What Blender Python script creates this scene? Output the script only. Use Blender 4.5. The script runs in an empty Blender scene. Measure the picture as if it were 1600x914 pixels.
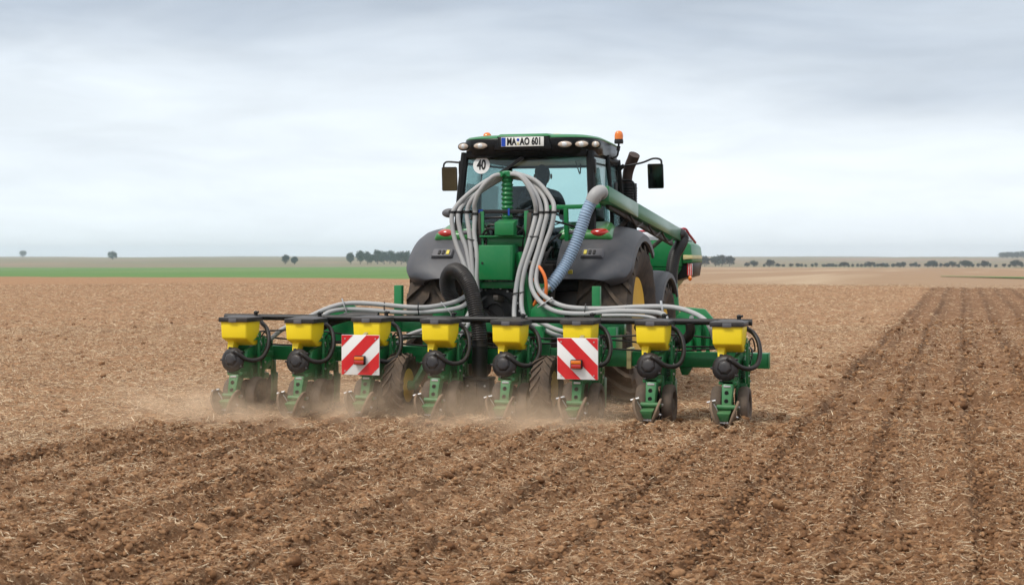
import bpy, bmesh, math, random
import numpy as np
from mathutils import Vector, Matrix, Quaternion

# ------------------------------------------------------------------ camera, sky, sun, exposure
scene = bpy.context.scene
COL = scene.collection
random.seed(7)
RNG = np.random.default_rng(11)
YAW = math.radians(15.4)
CAM = Vector((4.817, -15.5, 1.7))
FWD = (-math.sin(YAW), math.cos(YAW))
RGT = (math.cos(YAW), math.sin(YAW))

cd = bpy.data.cameras.new('camera')
cam = bpy.data.objects.new('camera', cd)
COL.objects.link(cam)
cam.location = CAM
cam.rotation_euler = (math.radians(90), 0, YAW)
cd.sensor_width = 36.0
cd.lens = 36.0 * 2466.0 / 1600.0
cd.shift_y = -(457.0 - 402.0) / 1600.0
cd.clip_start = 0.1
cd.clip_end = 30000
cd.dof.use_dof = True
cd.dof.focus_distance = 16.6
cd.dof.aperture_fstop = 4.5
scene.camera = cam

SUN_EL, SUN_AZ = math.radians(52), math.radians(215)      # azimuth clockwise from +Y
world = bpy.data.worlds.new('World')
scene.world = world
world.use_nodes = True
wt = world.node_tree
wt.nodes.clear()
def wn(t, **k):
    n = wt.nodes.new(t)
    for a, b in k.items(): setattr(n, a, b)
    return n
wl = wt.links.new
wout = wn('ShaderNodeOutputWorld')
sky = wn('ShaderNodeTexSky', sky_type='NISHITA', sun_disc=False, sun_elevation=SUN_EL, sun_rotation=SUN_AZ)
sky.air_density, sky.dust_density = 1.4, 3.0
bg1 = wn('ShaderNodeBackground'); bg1.inputs[1].default_value = 0.09
wl(sky.outputs[0], bg1.inputs[0])
tc = wn('ShaderNodeTexCoord')
sep = wn('ShaderNodeSeparateXYZ'); wl(tc.outputs['Generated'], sep.inputs[0])
mp = wn('ShaderNodeMapping'); wl(tc.outputs['Generated'], mp.inputs[0])
mp.inputs['Scale'].default_value = (2.6, 2.6, 12.0)
nz = wn('ShaderNodeTexNoise'); nz.inputs['Scale'].default_value = 1.25; nz.inputs['Detail'].default_value = 5; nz.inputs['Roughness'].default_value = 0.5
nz.inputs['Distortion'].default_value = 0.35
wl(mp.outputs[0], nz.inputs['Vector'])
ma = wn('ShaderNodeMath', operation='MULTIPLY_ADD'); wl(nz.outputs['Fac'], ma.inputs[0]); ma.inputs[1].default_value = 0.20; ma.inputs[2].default_value = -0.10
ad = wn('ShaderNodeMath', operation='ADD'); wl(sep.outputs['Z'], ad.inputs[0]); wl(ma.outputs[0], ad.inputs[1])
rp = wn('ShaderNodeValToRGB'); wl(ad.outputs[0], rp.inputs[0])
el = rp.color_ramp.elements
el[0].position, el[0].color = 0.0, (0.83, 0.90, 0.945, 1)
el[1].position, el[1].color = 1.0, (0.98, 1.0, 1.02, 1)
for p_, c_ in ((0.045, (0.80, 0.865, 0.92)), (0.10, (0.67, 0.73, 0.795)), (0.165, (0.43, 0.49, 0.575)), (0.30, (0.56, 0.62, 0.70)), (0.6, (0.84, 0.88, 0.92))):
    e_ = el.new(p_); e_.color = (*c_, 1)
nz2 = wn('ShaderNodeTexNoise'); nz2.inputs['Scale'].default_value = 3.4; nz2.inputs['Detail'].default_value = 6; nz2.inputs['Roughness'].default_value = 0.55; nz2.inputs['Distortion'].default_value = 0.6
wl(mp.outputs[0], nz2.inputs['Vector'])
mr2 = wn('ShaderNodeMapRange'); wl(nz2.outputs['Fac'], mr2.inputs[0]); mr2.inputs[1].default_value = 0.3; mr2.inputs[2].default_value = 0.7; mr2.inputs[3].default_value = 0.945; mr2.inputs[4].default_value = 1.055
vm = wn('ShaderNodeVectorMath', operation='SCALE'); wl(rp.outputs[0], vm.inputs[0]); wl(mr2.outputs[0], vm.inputs['Scale'])
bg2 = wn('ShaderNodeBackground'); bg2.inputs[1].default_value = 1.0
wl(vm.outputs[0], bg2.inputs[0])
mixw = wn('ShaderNodeMixShader'); mixw.inputs[0].default_value = 0.92
wl(bg1.outputs[0], mixw.inputs[1]); wl(bg2.outputs[0], mixw.inputs[2]); wl(mixw.outputs[0], wout.inputs[0])

sd = bpy.data.lights.new('sun', 'SUN'); sd.energy = 1.9; sd.angle = math.radians(14); sd.color = (1.0, 0.95, 0.87)
sun = bpy.data.objects.new('sun', sd); COL.objects.link(sun)
sdir = Vector((math.sin(SUN_AZ) * math.cos(SUN_EL), math.cos(SUN_AZ) * math.cos(SUN_EL), math.sin(SUN_EL)))
sun.rotation_euler = sdir.to_track_quat('Z', 'Y').to_euler()

vs = scene.view_settings
vs.view_transform = 'Standard'; vs.look = 'None'; vs.gamma = 1.0; vs.exposure = 0.36; vs.use_curve_mapping = False
cy = scene.cycles
cy.use_denoising = True
cy.max_bounces = 8; cy.diffuse_bounces = 3; cy.glossy_bounces = 3; cy.transmission_bounces = 4; cy.transparent_max_bounces = 16; cy.volume_bounces = 1
cy.volume_step_rate = 2.0
cy.sample_clamp_indirect = 6.0

# ------------------------------------------------------------------ materials
def new_mat(name):
    m = bpy.data.materials.new(name); m.use_nodes = True
    nt = m.node_tree
    b = nt.nodes['Principled BSDF']
    return m, nt, b
def node(nt, t, **k):
    n = nt.nodes.new(t)
    for a, b in k.items(): setattr(n, a, b)
    return n
def rgba(c): return (c[0], c[1], c[2], 1.0)
def mixc(nt, fac, a, b):
    n = node(nt, 'ShaderNodeMix', data_type='RGBA')
    for s, v in ((n.inputs[0], fac), (n.inputs[6], a), (n.inputs[7], b)):
        if hasattr(v, 'node'): nt.links.new(v, s)
        elif isinstance(v, tuple): s.default_value = rgba(v)
        else: s.default_value = v
    return n.outputs[2]
def mth(nt, op, a, b=None, c=None, clamp=False):
    n = node(nt, 'ShaderNodeMath', operation=op, use_clamp=clamp)
    for s, v in zip(n.inputs, (a, b, c)):
        if v is None: continue
        if hasattr(v, 'node'): nt.links.new(v, s)
        else: s.default_value = v
    return n.outputs[0]
def ramp(nt, fac, stops):
    n = node(nt, 'ShaderNodeValToRGB'); nt.links.new(fac, n.inputs[0])
    e = n.color_ramp.elements
    e[0].position, e[0].color = stops[0][0], rgba(stops[0][1]) if isinstance(stops[0][1], tuple) else (stops[0][1],) * 3 + (1,)
    e[1].position, e[1].color = stops[-1][0], rgba(stops[-1][1]) if isinstance(stops[-1][1], tuple) else (stops[-1][1],) * 3 + (1,)
    for p, c in stops[1:-1]:
        q = e.new(p); q.color = rgba(c) if isinstance(c, tuple) else (c,) * 3 + (1,)
    return n.outputs[0]
def noise(nt, vec, scale, detail=3, rough=0.55, dist=0.0):
    n = node(nt, 'ShaderNodeTexNoise')
    if vec is not None: nt.links.new(vec, n.inputs['Vector'])
    n.inputs['Scale'].default_value = scale; n.inputs['Detail'].default_value = detail
    n.inputs['Roughness'].default_value = rough; n.inputs['Distortion'].default_value = dist
    return n.outputs['Fac']
DUST = (0.30, 0.205, 0.135)
def mat(name, col, rough=0.5, metal=0.0, dust=0.25, low=0.0, coat=0.0, bump=0.0, scale=9.0, spec=0.35):
    """paint, plastic or rubber with a broken film of soil dust: patchy, thicker on upward faces and (low) near the soil"""
    m, nt, b = new_mat(name)
    geo = node(nt, 'ShaderNodeNewGeometry')
    n1 = noise(nt, geo.outputs['Position'], scale, 6, 0.65)
    n2 = noise(nt, geo.outputs['Position'], scale * 7, 3, 0.6)
    sx = node(nt, 'ShaderNodeSeparateXYZ'); nt.links.new(geo.outputs['Normal'], sx.inputs[0])
    up = mth(nt, 'MULTIPLY', mth(nt, 'MAXIMUM', sx.outputs['Z'], 0.0), 0.55)
    patch = mth(nt, 'ADD', ramp(nt, n1, ((0.40, 0.0), (0.75, 0.75))), mth(nt, 'MULTIPLY', n2, 0.3))
    f = mth(nt, 'MULTIPLY', mth(nt, 'ADD', patch, up), dust, clamp=True)
    if low:
        sp = node(nt, 'ShaderNodeSeparateXYZ'); nt.links.new(geo.outputs['Position'], sp.inputs[0])
        g = node(nt, 'ShaderNodeMapRange'); nt.links.new(sp.outputs['Z'], g.inputs[0])
        g.inputs[1].default_value = 0.55; g.inputs[2].default_value = 0.0; g.inputs[3].default_value = 0.0; g.inputs[4].default_value = low
        f = mth(nt, 'ADD', f, mth(nt, 'MULTIPLY', g.outputs[0], mth(nt, 'ADD', n1, 0.35)), clamp=True)
    c0 = mixc(nt, n1, tuple(c * 0.88 for c in col), tuple(min(1, c * 1.10) for c in col))
    nt.links.new(mixc(nt, f, c0, DUST), b.inputs['Base Color'])
    nt.links.new(mth(nt, 'ADD', mth(nt, 'MULTIPLY', f, 0.5), mth(nt, 'MULTIPLY_ADD', n2, 0.12, rough - 0.06), clamp=True), b.inputs['Roughness'])
    b.inputs['Metallic'].default_value = metal
    b.inputs['Coat Weight'].default_value = coat
    b.inputs['Coat Roughness'].default_value = 0.12
    b.inputs['Specular IOR Level'].default_value = spec
    if bump:
        bn = node(nt, 'ShaderNodeBump'); bn.inputs['Strength'].default_value = bump; bn.inputs['Distance'].default_value = 0.01
        nt.links.new(n2, bn.inputs['Height']); nt.links.new(bn.outputs[0], b.inputs['Normal'])
    return m
M = {}
M['green'] = mat('green_paint', (0.004, 0.175, 0.050), 0.34, dust=0.07, low=0.12, coat=0.12)
M['green_dusty'] = mat('green_paint_dusty', (0.006, 0.17, 0.050), 0.38, dust=0.12, low=0.20, coat=0.06)
M['bright_green'] = mat('bright_green_paint', (0.022, 0.21, 0.05), 0.30, dust=0.18, coat=0.4)
M['yellow'] = mat('yellow_plastic', (0.94, 0.70, 0.018), 0.42, dust=0.06, scale=6)
M['wheel_yellow'] = mat('yellow_wheel_paint', (0.78, 0.46, 0.012), 0.35, dust=0.25, low=0.2, coat=0.2)
M['cream'] = mat('cream_paint', (0.62, 0.55, 0.27), 0.45, dust=0.25)
M['black'] = mat('black_plastic', (0.009, 0.010, 0.011), 0.42, dust=0.04, low=0.15)
M['black_gloss'] = mat('black_gloss_plastic', (0.006, 0.0065, 0.007), 0.28, dust=0.02, spec=0.18)
M['cab_black'] = mat('cab_black_paint', (0.006, 0.0065, 0.007), 0.40, dust=0.02, spec=0.18)
M['duct'] = mat('duct_green_gloss', (0.014, 0.17, 0.060), 0.34, dust=0.06, coat=0.35)
M['meter_black'] = mat('dusty_black_plastic', (0.010, 0.010, 0.012), 0.40, dust=0.07, low=0.1)
M['lid'] = mat('lid_black_plastic', (0.020, 0.022, 0.026), 0.38, dust=0.14)
M['lid_grey'] = mat('worn_grey_plastic', (0.10, 0.105, 0.12), 0.45, dust=0.12)
M['meter_cap'] = mat('worn_black_plastic', (0.022, 0.022, 0.025), 0.33, dust=0.08)
M['fender'] = mat('grey_fender_plastic', (0.058, 0.064, 0.076), 0.45, dust=0.085, scale=11, bump=0.04)
M['rubber'] = mat('tyre_rubber', (0.022, 0.021, 0.021), 0.75, dust=0.36, low=0.35, scale=6, bump=0.25, spec=0.25)
M['disc_rubber'] = mat('soil_caked_rubber', (0.04, 0.034, 0.030), 0.8, dust=0.40, low=0.6, spec=0.2)
M['gauge_rubber'] = mat('gauge_rubber', (0.028, 0.027, 0.028), 0.6, dust=0.22, low=0.42, spec=0.3)
M['hose_grey'] = mat('grey_hose', (0.36, 0.37, 0.375), 0.42, dust=0.22)
M['hose_blue'] = mat('blue_grey_hose', (0.27, 0.38, 0.52), 0.45, dust=0.15)
M['hose_black'] = mat('black_hose', (0.009, 0.009, 0.010), 0.42, dust=0.06, low=0.2)
M['orange_hose'] = mat('orange_hose', (0.72, 0.17, 0.03), 0.45, dust=0.1)
M['zinc'] = mat('zinc_steel', (0.62, 0.62, 0.62), 0.35, metal=0.8, dust=0.12)
M['steel_dark'] = mat('dark_steel', (0.018, 0.019, 0.020), 0.5, metal=0.2, dust=0.22)
M['white'] = mat('white_paint', (0.80, 0.80, 0.79), 0.4, dust=0.12)
M['plate_white'] = mat('plate_white', (0.82, 0.82, 0.78), 0.4, dust=0.03)
M['red'] = mat('red_film', (0.62, 0.012, 0.018), 0.38, dust=0.10)
M['red_bar'] = mat('red_paint', (0.45, 0.015, 0.04), 0.4, dust=0.1)
M['plate_blue'] = mat('plate_blue', (0.01, 0.06, 0.42), 0.4, dust=0.03)
M['ink'] = mat('black_ink', (0.008, 0.008, 0.009), 0.5, dust=0.0)
M['sticker'] = mat('yellow_sticker', (0.75, 0.62, 0.10), 0.5, dust=0.15)
M['rust'] = mat('brown_exhaust', (0.045, 0.030, 0.026), 0.55, metal=0.3, dust=0.1)
M['tarp'] = mat('grey_tarpaulin', (0.50, 0.52, 0.55), 0.6, dust=0.2)
M['skin'] = mat('skin', (0.45, 0.25, 0.17), 0.55, dust=0.0)
M['jacket'] = mat('dark_jacket', (0.014, 0.020, 0.032), 0.85, dust=0.0)
M['hair'] = mat('dark_hair', (0.012, 0.010, 0.009), 0.7, dust=0.0)
M['seat'] = mat('seat_fabric', (0.010, 0.012, 0.014), 0.85, dust=0.05)
M['trim'] = mat('cab_trim', (0.015, 0.019, 0.021), 0.7, dust=0.05)
M['liner'] = mat('cab_headliner', (0.16, 0.17, 0.17), 0.8, dust=0.03)
def lens(name, col, rough=0.12):
    m, nt, b = new_mat(name)
    b.inputs['Base Color'].default_value = rgba(col); b.inputs['Roughness'].default_value = rough
    b.inputs['Transmission Weight'].default_value = 0.25; b.inputs['Coat Weight'].default_value = 0.6
    return m
M['lens_red'] = lens('red_lens', (0.55, 0.03, 0.02))
M['lens_orange'] = lens('orange_lens', (0.95, 0.23, 0.01))
M['lens_amber_rim'] = lens('amber_rim', (0.62, 0.50, 0.40))
M['lens_clear'] = lens('clear_lens', (0.75, 0.77, 0.78), 0.06)
def glass(name, tint, gloss=1.0):
    m = bpy.data.materials.new(name); m.use_nodes = True
    nt = m.node_tree; nt.nodes.clear()
    o = node(nt, 'ShaderNodeOutputMaterial'); t = node(nt, 'ShaderNodeBsdfTransparent'); t.inputs[0].default_value = rgba(tint)
    g = node(nt, 'ShaderNodeBsdfGlossy'); g.inputs['Roughness'].default_value = 0.02; g.inputs[0].default_value = (0.9, 0.95, 0.95, 1)
    fr = node(nt, 'ShaderNodeFresnel'); fr.inputs[0].default_value = 1.45
    mx = node(nt, 'ShaderNodeMixShader'); nt.links.new(mth(nt, 'MULTIPLY', fr.outputs[0], gloss, clamp=True), mx.inputs[0])
    nt.links.new(t.outputs[0], mx.inputs[1]); nt.links.new(g.outputs[0], mx.inputs[2]); nt.links.new(mx.outputs[0], o.inputs[0])
    return m
M['glass'] = glass('cab_glass', (0.82, 0.92, 0.918), 0.9)
M['mirror'] = mat('mirror_glass', (0.17, 0.22, 0.21), 0.06, metal=1.0, dust=0.03)

# ------------------------------------------------------------------ mesh helpers
OFF = {}
class MB:
    def __init__(s): s.v = []; s.f = []; s.m = []; s.cur = 0
    def add(s, vs_, fs):
        o = len(s.v); s.v += [tuple(v) for v in vs_]
        s.f += [tuple(i + o for i in f) for f in fs]; s.m += [s.cur] * len(fs)
        return s
    def mat(s, i): s.cur = i; return s
    def merge(s, b): return s.add(b.v, b.f)
    def hexa(s, p, c=0.0, seg=2):
        """p: 8 corners, bottom ring then top ring (both counter-clockwise from above)"""
        F = [(3, 2, 1, 0), (4, 5, 6, 7), (0, 1, 5, 4), (1, 2, 6, 5), (2, 3, 7, 6), (3, 0, 4, 7)]
        if c <= 0: return s.add(p, F)
        return s.bevel(p, F, c, seg)
    def bevel(s, p, F, c, seg=2, ang=25):
        bm = bmesh.new()
        vv = [bm.verts.new(q) for q in p]
        for f in F: bm.faces.new([vv[i] for i in f])
        bm.normal_update()
        ed = [e for e in bm.edges if e.is_manifold and e.calc_face_angle(0) > math.radians(ang)]
        bmesh.ops.bevel(bm, geom=ed, offset=c, segments=seg, profile=0.5, affect='EDGES', clamp_overlap=True)
        bm.verts.index_update()
        s.add([v.co[:] for v in bm.verts], [[v.index for v in f.verts] for f in bm.faces])
        bm.free(); return s
    def box(s, x0, x1, y0, y1, z0, z1, c=0.0, seg=2):
        return s.hexa([(x0, y0, z0), (x1, y0, z0), (x1, y1, z0), (x0, y1, z0), (x0, y0, z1), (x1, y0, z1), (x1, y1, z1), (x0, y1, z1)], c, seg)
    def bar(s, a, b, w, h, c=0.0, up=(0, 0, 1)):
        a, b = Vector(a), Vector(b); d = (b - a).normalized(); u = Vector(up)
        if abs(d.dot(u)) > 0.98: u = Vector((0, 1, 0))
        x = d.cross(u).normalized(); z = x.cross(d)
        q = []
        for P in (-1, 1):
            for e in ((-1, 0), (1, 0), (1, 1), (-1, 1)):
                q.append(tuple((b if e[1] else a) + x * e[0] * w / 2 + z * P * h / 2))
        return s.hexa(q, c)
    def prism(s, poly, vec, c=0.0, seg=2):
        n = len(poly); v = Vector(vec)
        p = [tuple(q) for q in poly] + [tuple(Vector(q) + v) for q in poly]
        F = [tuple(range(n)), tuple(range(2 * n - 1, n - 1, -1))] + [(i, i + n, (i + 1) % n + n, (i + 1) % n) for i in range(n)]
        if c > 0: return s.bevel(p, F, c, seg)
        return s.add(p, F)
    def tube(s, path, r, n=10, sub=6, caps=True, spline=True):
        P = [Vector(p) for p in path]
        if spline and len(P) > 2: P = catmull(P, sub)
        L = len(P)
        rr = [r(i / (L - 1)) for i in range(L)] if callable(r) else ([r] * L if not isinstance(r, (list, tuple)) else list(np.interp(np.linspace(0, 1, L), np.linspace(0, 1, len(r)), r)))
        T = [(P[min(i + 1, L - 1)] - P[max(i - 1, 0)]).normalized() for i in range(L)]
        u = T[0].orthogonal().normalized(); vsx = []
        for i in range(L):
            u = (u - T[i] * u.dot(T[i])).normalized(); w = T[i].cross(u)
            vsx += [tuple(P[i] + (u * math.cos(2 * math.pi * k / n) + w * math.sin(2 * math.pi * k / n)) * rr[i]) for k in range(n)]
        F = [(i * n + k, i * n + (k + 1) % n, (i + 1) * n + (k + 1) % n, (i + 1) * n + k) for i in range(L - 1) for k in range(n)]
        if caps: F += [tuple(range(n - 1, -1, -1)), tuple(range((L - 1) * n, L * n))]
        return s.add(vsx, F)
    def cyl(s, a, b, r, n=16, r2=None): return s.tube([a, b], [r, r if r2 is None else r2], n, spline=False)
    def lathe(s, prof, cen, axis, n=32, closed=False, phase=0.0):
        """prof: (radius, height along axis)"""
        cen = Vector(cen); ax = Vector(axis).normalized(); u = ax.orthogonal().normalized()
        if abs(ax.x) > 0.9: u = (Vector((0, 0, 1)) - ax * ax.z).normalized()
        w = ax.cross(u); vsx = []; m = len(prof)
        for r, h in prof:
            for k in range(n):
                a = 2 * math.pi * k / n + phase
                vsx.append(tuple(cen + ax * h + (u * math.cos(a) + w * math.sin(a)) * r))
        F = [(i * n + k, i * n + (k + 1) % n, ((i + 1) % m) * n + (k + 1) % n, ((i + 1) % m) * n + k) for i in range(m if closed else m - 1) for k in range(n)]
        if not closed:
            F += [tuple(range(n - 1, -1, -1)), tuple(range((m - 1) * n, m * n))]
        return s.add(vsx, F)
    def ball(s, cen, rad, n=16, m=10, axis=(0, 0, 1)):
        prof = [(math.sin(math.pi * (i + 0.02) / (m + 0.04)), -math.cos(math.pi * (i + 0.02) / (m + 0.04))) for i in range(m + 1)]
        t = MB().lathe(prof, (0, 0, 0), axis, n)
        return s.add([(cen[0] + v[0] * rad[0], cen[1] + v[1] * rad[1], cen[2] + v[2] * rad[2]) for v in t.v], t.f)
    def xf(s, mtx):
        s.v = [tuple(mtx @ Vector(v)) for v in s.v]; return s
def catmull(P, sub):
    out = []
    for i in range(len(P) - 1):
        p0, p1, p2, p3 = P[max(i - 1, 0)], P[i], P[i + 1], P[min(i + 2, len(P) - 1)]
        for k in range(sub):
            t = k / sub
            out.append(0.5 * ((2 * p1) + (p2 - p0) * t + (2 * p0 - 5 * p1 + 4 * p2 - p3) * t * t + (3 * p1 - p0 - 3 * p2 + p3) * t ** 3))
    out.append(P[-1]); return out
def resample(P, step):
    P = catmull([Vector(p) for p in P], 16); out = [P[0]]; acc = 0.0
    for a, b in zip(P, P[1:]):
        d = (b - a).length
        while acc + d >= step and d > 1e-9:
            t = (step - acc) / d; a = a.lerp(b, t); out.append(a); d = (b - a).length; acc = 0.0
        acc += d
    return out
def tag(o, label, cat=None, group=None, kind=None):
    if label: o['label'] = label
    if cat: o['category'] = cat
    if group: o['group'] = group
    if kind: o['kind'] = kind
    return o
def empty(name, loc):
    o = bpy.data.objects.new(name, None); COL.objects.link(o); o.location = loc; o.empty_display_size = 0.2
    OFF[o.name] = Vector(loc); return o
def mk(name, mb, mats, parent=None, smooth=32, loc=None, flip=False):
    me = bpy.data.meshes.new(name)
    off = OFF.get(parent.name, Vector((0, 0, 0))) if parent else Vector((0, 0, 0))
    base = Vector(loc) if loc else off
    me.from_pydata([(v[0] - base.x, v[1] - base.y, v[2] - base.z) for v in mb.v], [], mb.f)
    mats = mats if isinstance(mats, (list, tuple)) else [mats]
    for q in mats: me.materials.append(M[q] if isinstance(q, str) else q)
    if len(mats) > 1: me.polygons.foreach_set('material_index', mb.m)
    bm = bmesh.new(); bm.from_mesh(me); bmesh.ops.recalc_face_normals(bm, faces=bm.faces); bm.to_mesh(me); bm.free()
    if smooth:
        me.polygons.foreach_set('use_smooth', [True] * len(me.polygons)); me.set_sharp_from_angle(angle=math.radians(smooth))
    o = bpy.data.objects.new(name, me); COL.objects.link(o)
    if loc: o.location = base - (off if parent else Vector((0, 0, 0)))
    if parent: o.parent = parent
    OFF[o.name] = base if loc else off
    return o
def text_mb(body, size, bold=0.0, sx=1.0, depth=0.0015, track=1.0):
    c = bpy.data.curves.new('lettering', 'FONT'); c.body = body; c.size = size; c.offset = bold; c.extrude = depth
    c.align_x = 'CENTER'; c.align_y = 'CENTER'; c.space_character = track; c.resolution_u = 4
    o = bpy.data.objects.new('lettering', c); COL.objects.link(o)
    bpy.context.view_layer.update()
    me = bpy.data.meshes.new_from_object(o)
    mb = MB().add([(v.co.x * sx, v.co.z * -1, v.co.y) for v in me.vertices], [tuple(p.vertices) for p in me.polygons])
    bpy.data.objects.remove(o); bpy.data.curves.remove(c); bpy.data.meshes.remove(me)
    return mb
def shift(mb, d):
    mb.v = [(v[0] + d[0], v[1] + d[1], v[2] + d[2]) for v in mb.v]; return mb

# ------------------------------------------------------------------ the land
def h2(i, j, seed):
    n = (i.astype(np.int64) * 374761393 + j.astype(np.int64) * 668265263 + seed * 1442695041) & 0xffffffff
    n = ((n ^ (n >> 13)) * 1274126177) & 0xffffffff
    n = ((n ^ (n >> 15)) * 2246822519) & 0xffffffff
    return ((n ^ (n >> 16)) & 0xffffff) / float(0xffffff)
def vn(x, y, seed=0):
    i, j = np.floor(x), np.floor(y); u, v = x - i, y - j
    u = u * u * (3 - 2 * u); v = v * v * (3 - 2 * v)
    a, b, c, d = h2(i, j, seed), h2(i + 1, j, seed), h2(i, j + 1, seed), h2(i + 1, j + 1, seed)
    return a + (b - a) * u + (c - a) * v + (a - b - c + d) * u * v
def rot(x, y, a): return x * math.cos(a) - y * math.sin(a), x * math.sin(a) + y * math.cos(a)
def sst(a, b, x):
    t = np.clip((x - a) / (b - a), 0, 1); return t * t * (3 - 2 * t)
def skew(x, y): return x - 0.0095 * np.maximum(y, 0)          # the rows run half a degree right of the tractor's heading
PITCH = 0.763
def planted(x, y):
    """1 where a planter pass has worked the soil: the strip behind the machine and the finished strip to its right"""
    wob = (vn(x * 0.9, y * 0.9, 5) - 0.5) * 0.25
    x = skew(x, y)
    wob = wob + (vn(x * 0.3, y * 0.3, 6) - 0.5) * 0.5
    a = sst(2.85, 3.45, x + wob)
    b = sst(-3.5, -2.7, x + wob) * (1 - sst(0.0, 0.5, y + wob)) * (1 - sst(2.85, 3.45, x + wob))
    return np.clip(a + b, 0, 1)
def row_d(x):
    q = (x - 0.045) / PITCH - 0.5
    return np.abs(q - np.round(q)) * PITCH
def row_mark(x, y):
    """damp soil turned up along each planted row, broken up along its length"""
    d = row_d(skew(x, y) + (vn(y * 0.35, x * 0.0, 9) - 0.5) * 0.12)
    return planted(x, y) * np.exp(-((d - 0.0) / 0.12) ** 2) * (0.22 + 1.25 * vn(x * 0.9, y * 0.5, 33))
def height(x, y, cell):
    p = planted(x, y)
    d = row_d(skew(x, y) + (vn(y * 0.35, x * 0.0, 9) - 0.5) * 0.12)
    prof = 0.050 * np.exp(-((d - 0.12) / 0.065) ** 2) - 0.030 * np.exp(-(d / 0.05) ** 2) - 0.034 * np.exp(-((d - 0.30) / 0.09) ** 2)
    mod = 0.45 + 1.1 * vn(x * 1.3, y * 0.7, 3)
    z = p * prof * mod
    # tracks of the wheels of the earlier pass in the finished strip
    for tx in (4.05, 6.05):
        z = z - 0.035 * np.exp(-((x - tx) / 0.22) ** 2)
    def oct(freq, amp, seed, bil=False):
        xr, yr = rot(x * freq, y * freq, seed * 0.7)
        n = vn(xr, yr, seed)
        if bil: n = 1 - np.abs(2 * n - 1)
        k = np.clip(1.6 - cell * freq * 1.6, 0, 1)
        return (n - 0.5) * amp * k
    rough = 0.75 + 0.5 * p
    z = z + oct(0.35, 0.05, 21) + (oct(1.1, 0.045, 22) + oct(2.7, 0.036, 23) + oct(6.0, 0.026, 24, True) + oct(11, 0.026, 25, True) + oct(21, 0.020, 26, True) + oct(38, 0.007, 27)) * rough
    return z
EDGE_U = [-0.7, -0.324, -0.065, 0.12, 0.324, 0.6]
EDGE_D = [158, 150, 131, 102, 91, 88]
def cam_polar(ang, d):
    """ang: to the right of the view axis; d: ground distance from the camera"""
    ca, sa = np.cos(ang), np.sin(ang)
    return CAM.x + d * (FWD[0] * ca + RGT[0] * sa), CAM.y + d * (FWD[1] * ca + RGT[1] * sa)
def grid_obj(name, X, Y, Z, mat_, attrs=None, closed=False, smooth=True):
    nr, nc = X.shape
    co = np.stack([X, Y, Z], -1).reshape(-1, 3).astype(np.float32)
    idx = np.arange(nr * nc).reshape(nr, nc)
    if closed: idx = np.concatenate([idx, idx[:, :1]], 1)
    q = np.stack([idx[:-1, :-1], idx[:-1, 1:], idx[1:, 1:], idx[1:, :-1]], -1).reshape(-1, 4).astype(np.int32)
    me = bpy.data.meshes.new(name)
    me.vertices.add(len(co)); me.vertices.foreach_set('co', co.ravel())
    me.loops.add(q.size); me.loops.foreach_set('vertex_index', q.ravel())
    me.polygons.add(len(q)); me.polygons.foreach_set('loop_start', np.arange(0, q.size, 4, dtype=np.int32))
    me.update(calc_edges=True)
    if smooth: me.polygons.foreach_set('use_smooth', np.ones(len(q), dtype=bool))
    for k, v in (attrs or {}).items():
        a = me.attributes.new(k, 'FLOAT', 'POINT'); a.data.foreach_set('value', v.reshape(-1).astype(np.float32))
    me.materials.append(mat_)
    if me.polygons[0].normal.z < 0: me.flip_normals()
    o = bpy.data.objects.new(name, me); COL.objects.link(o); return o

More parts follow.
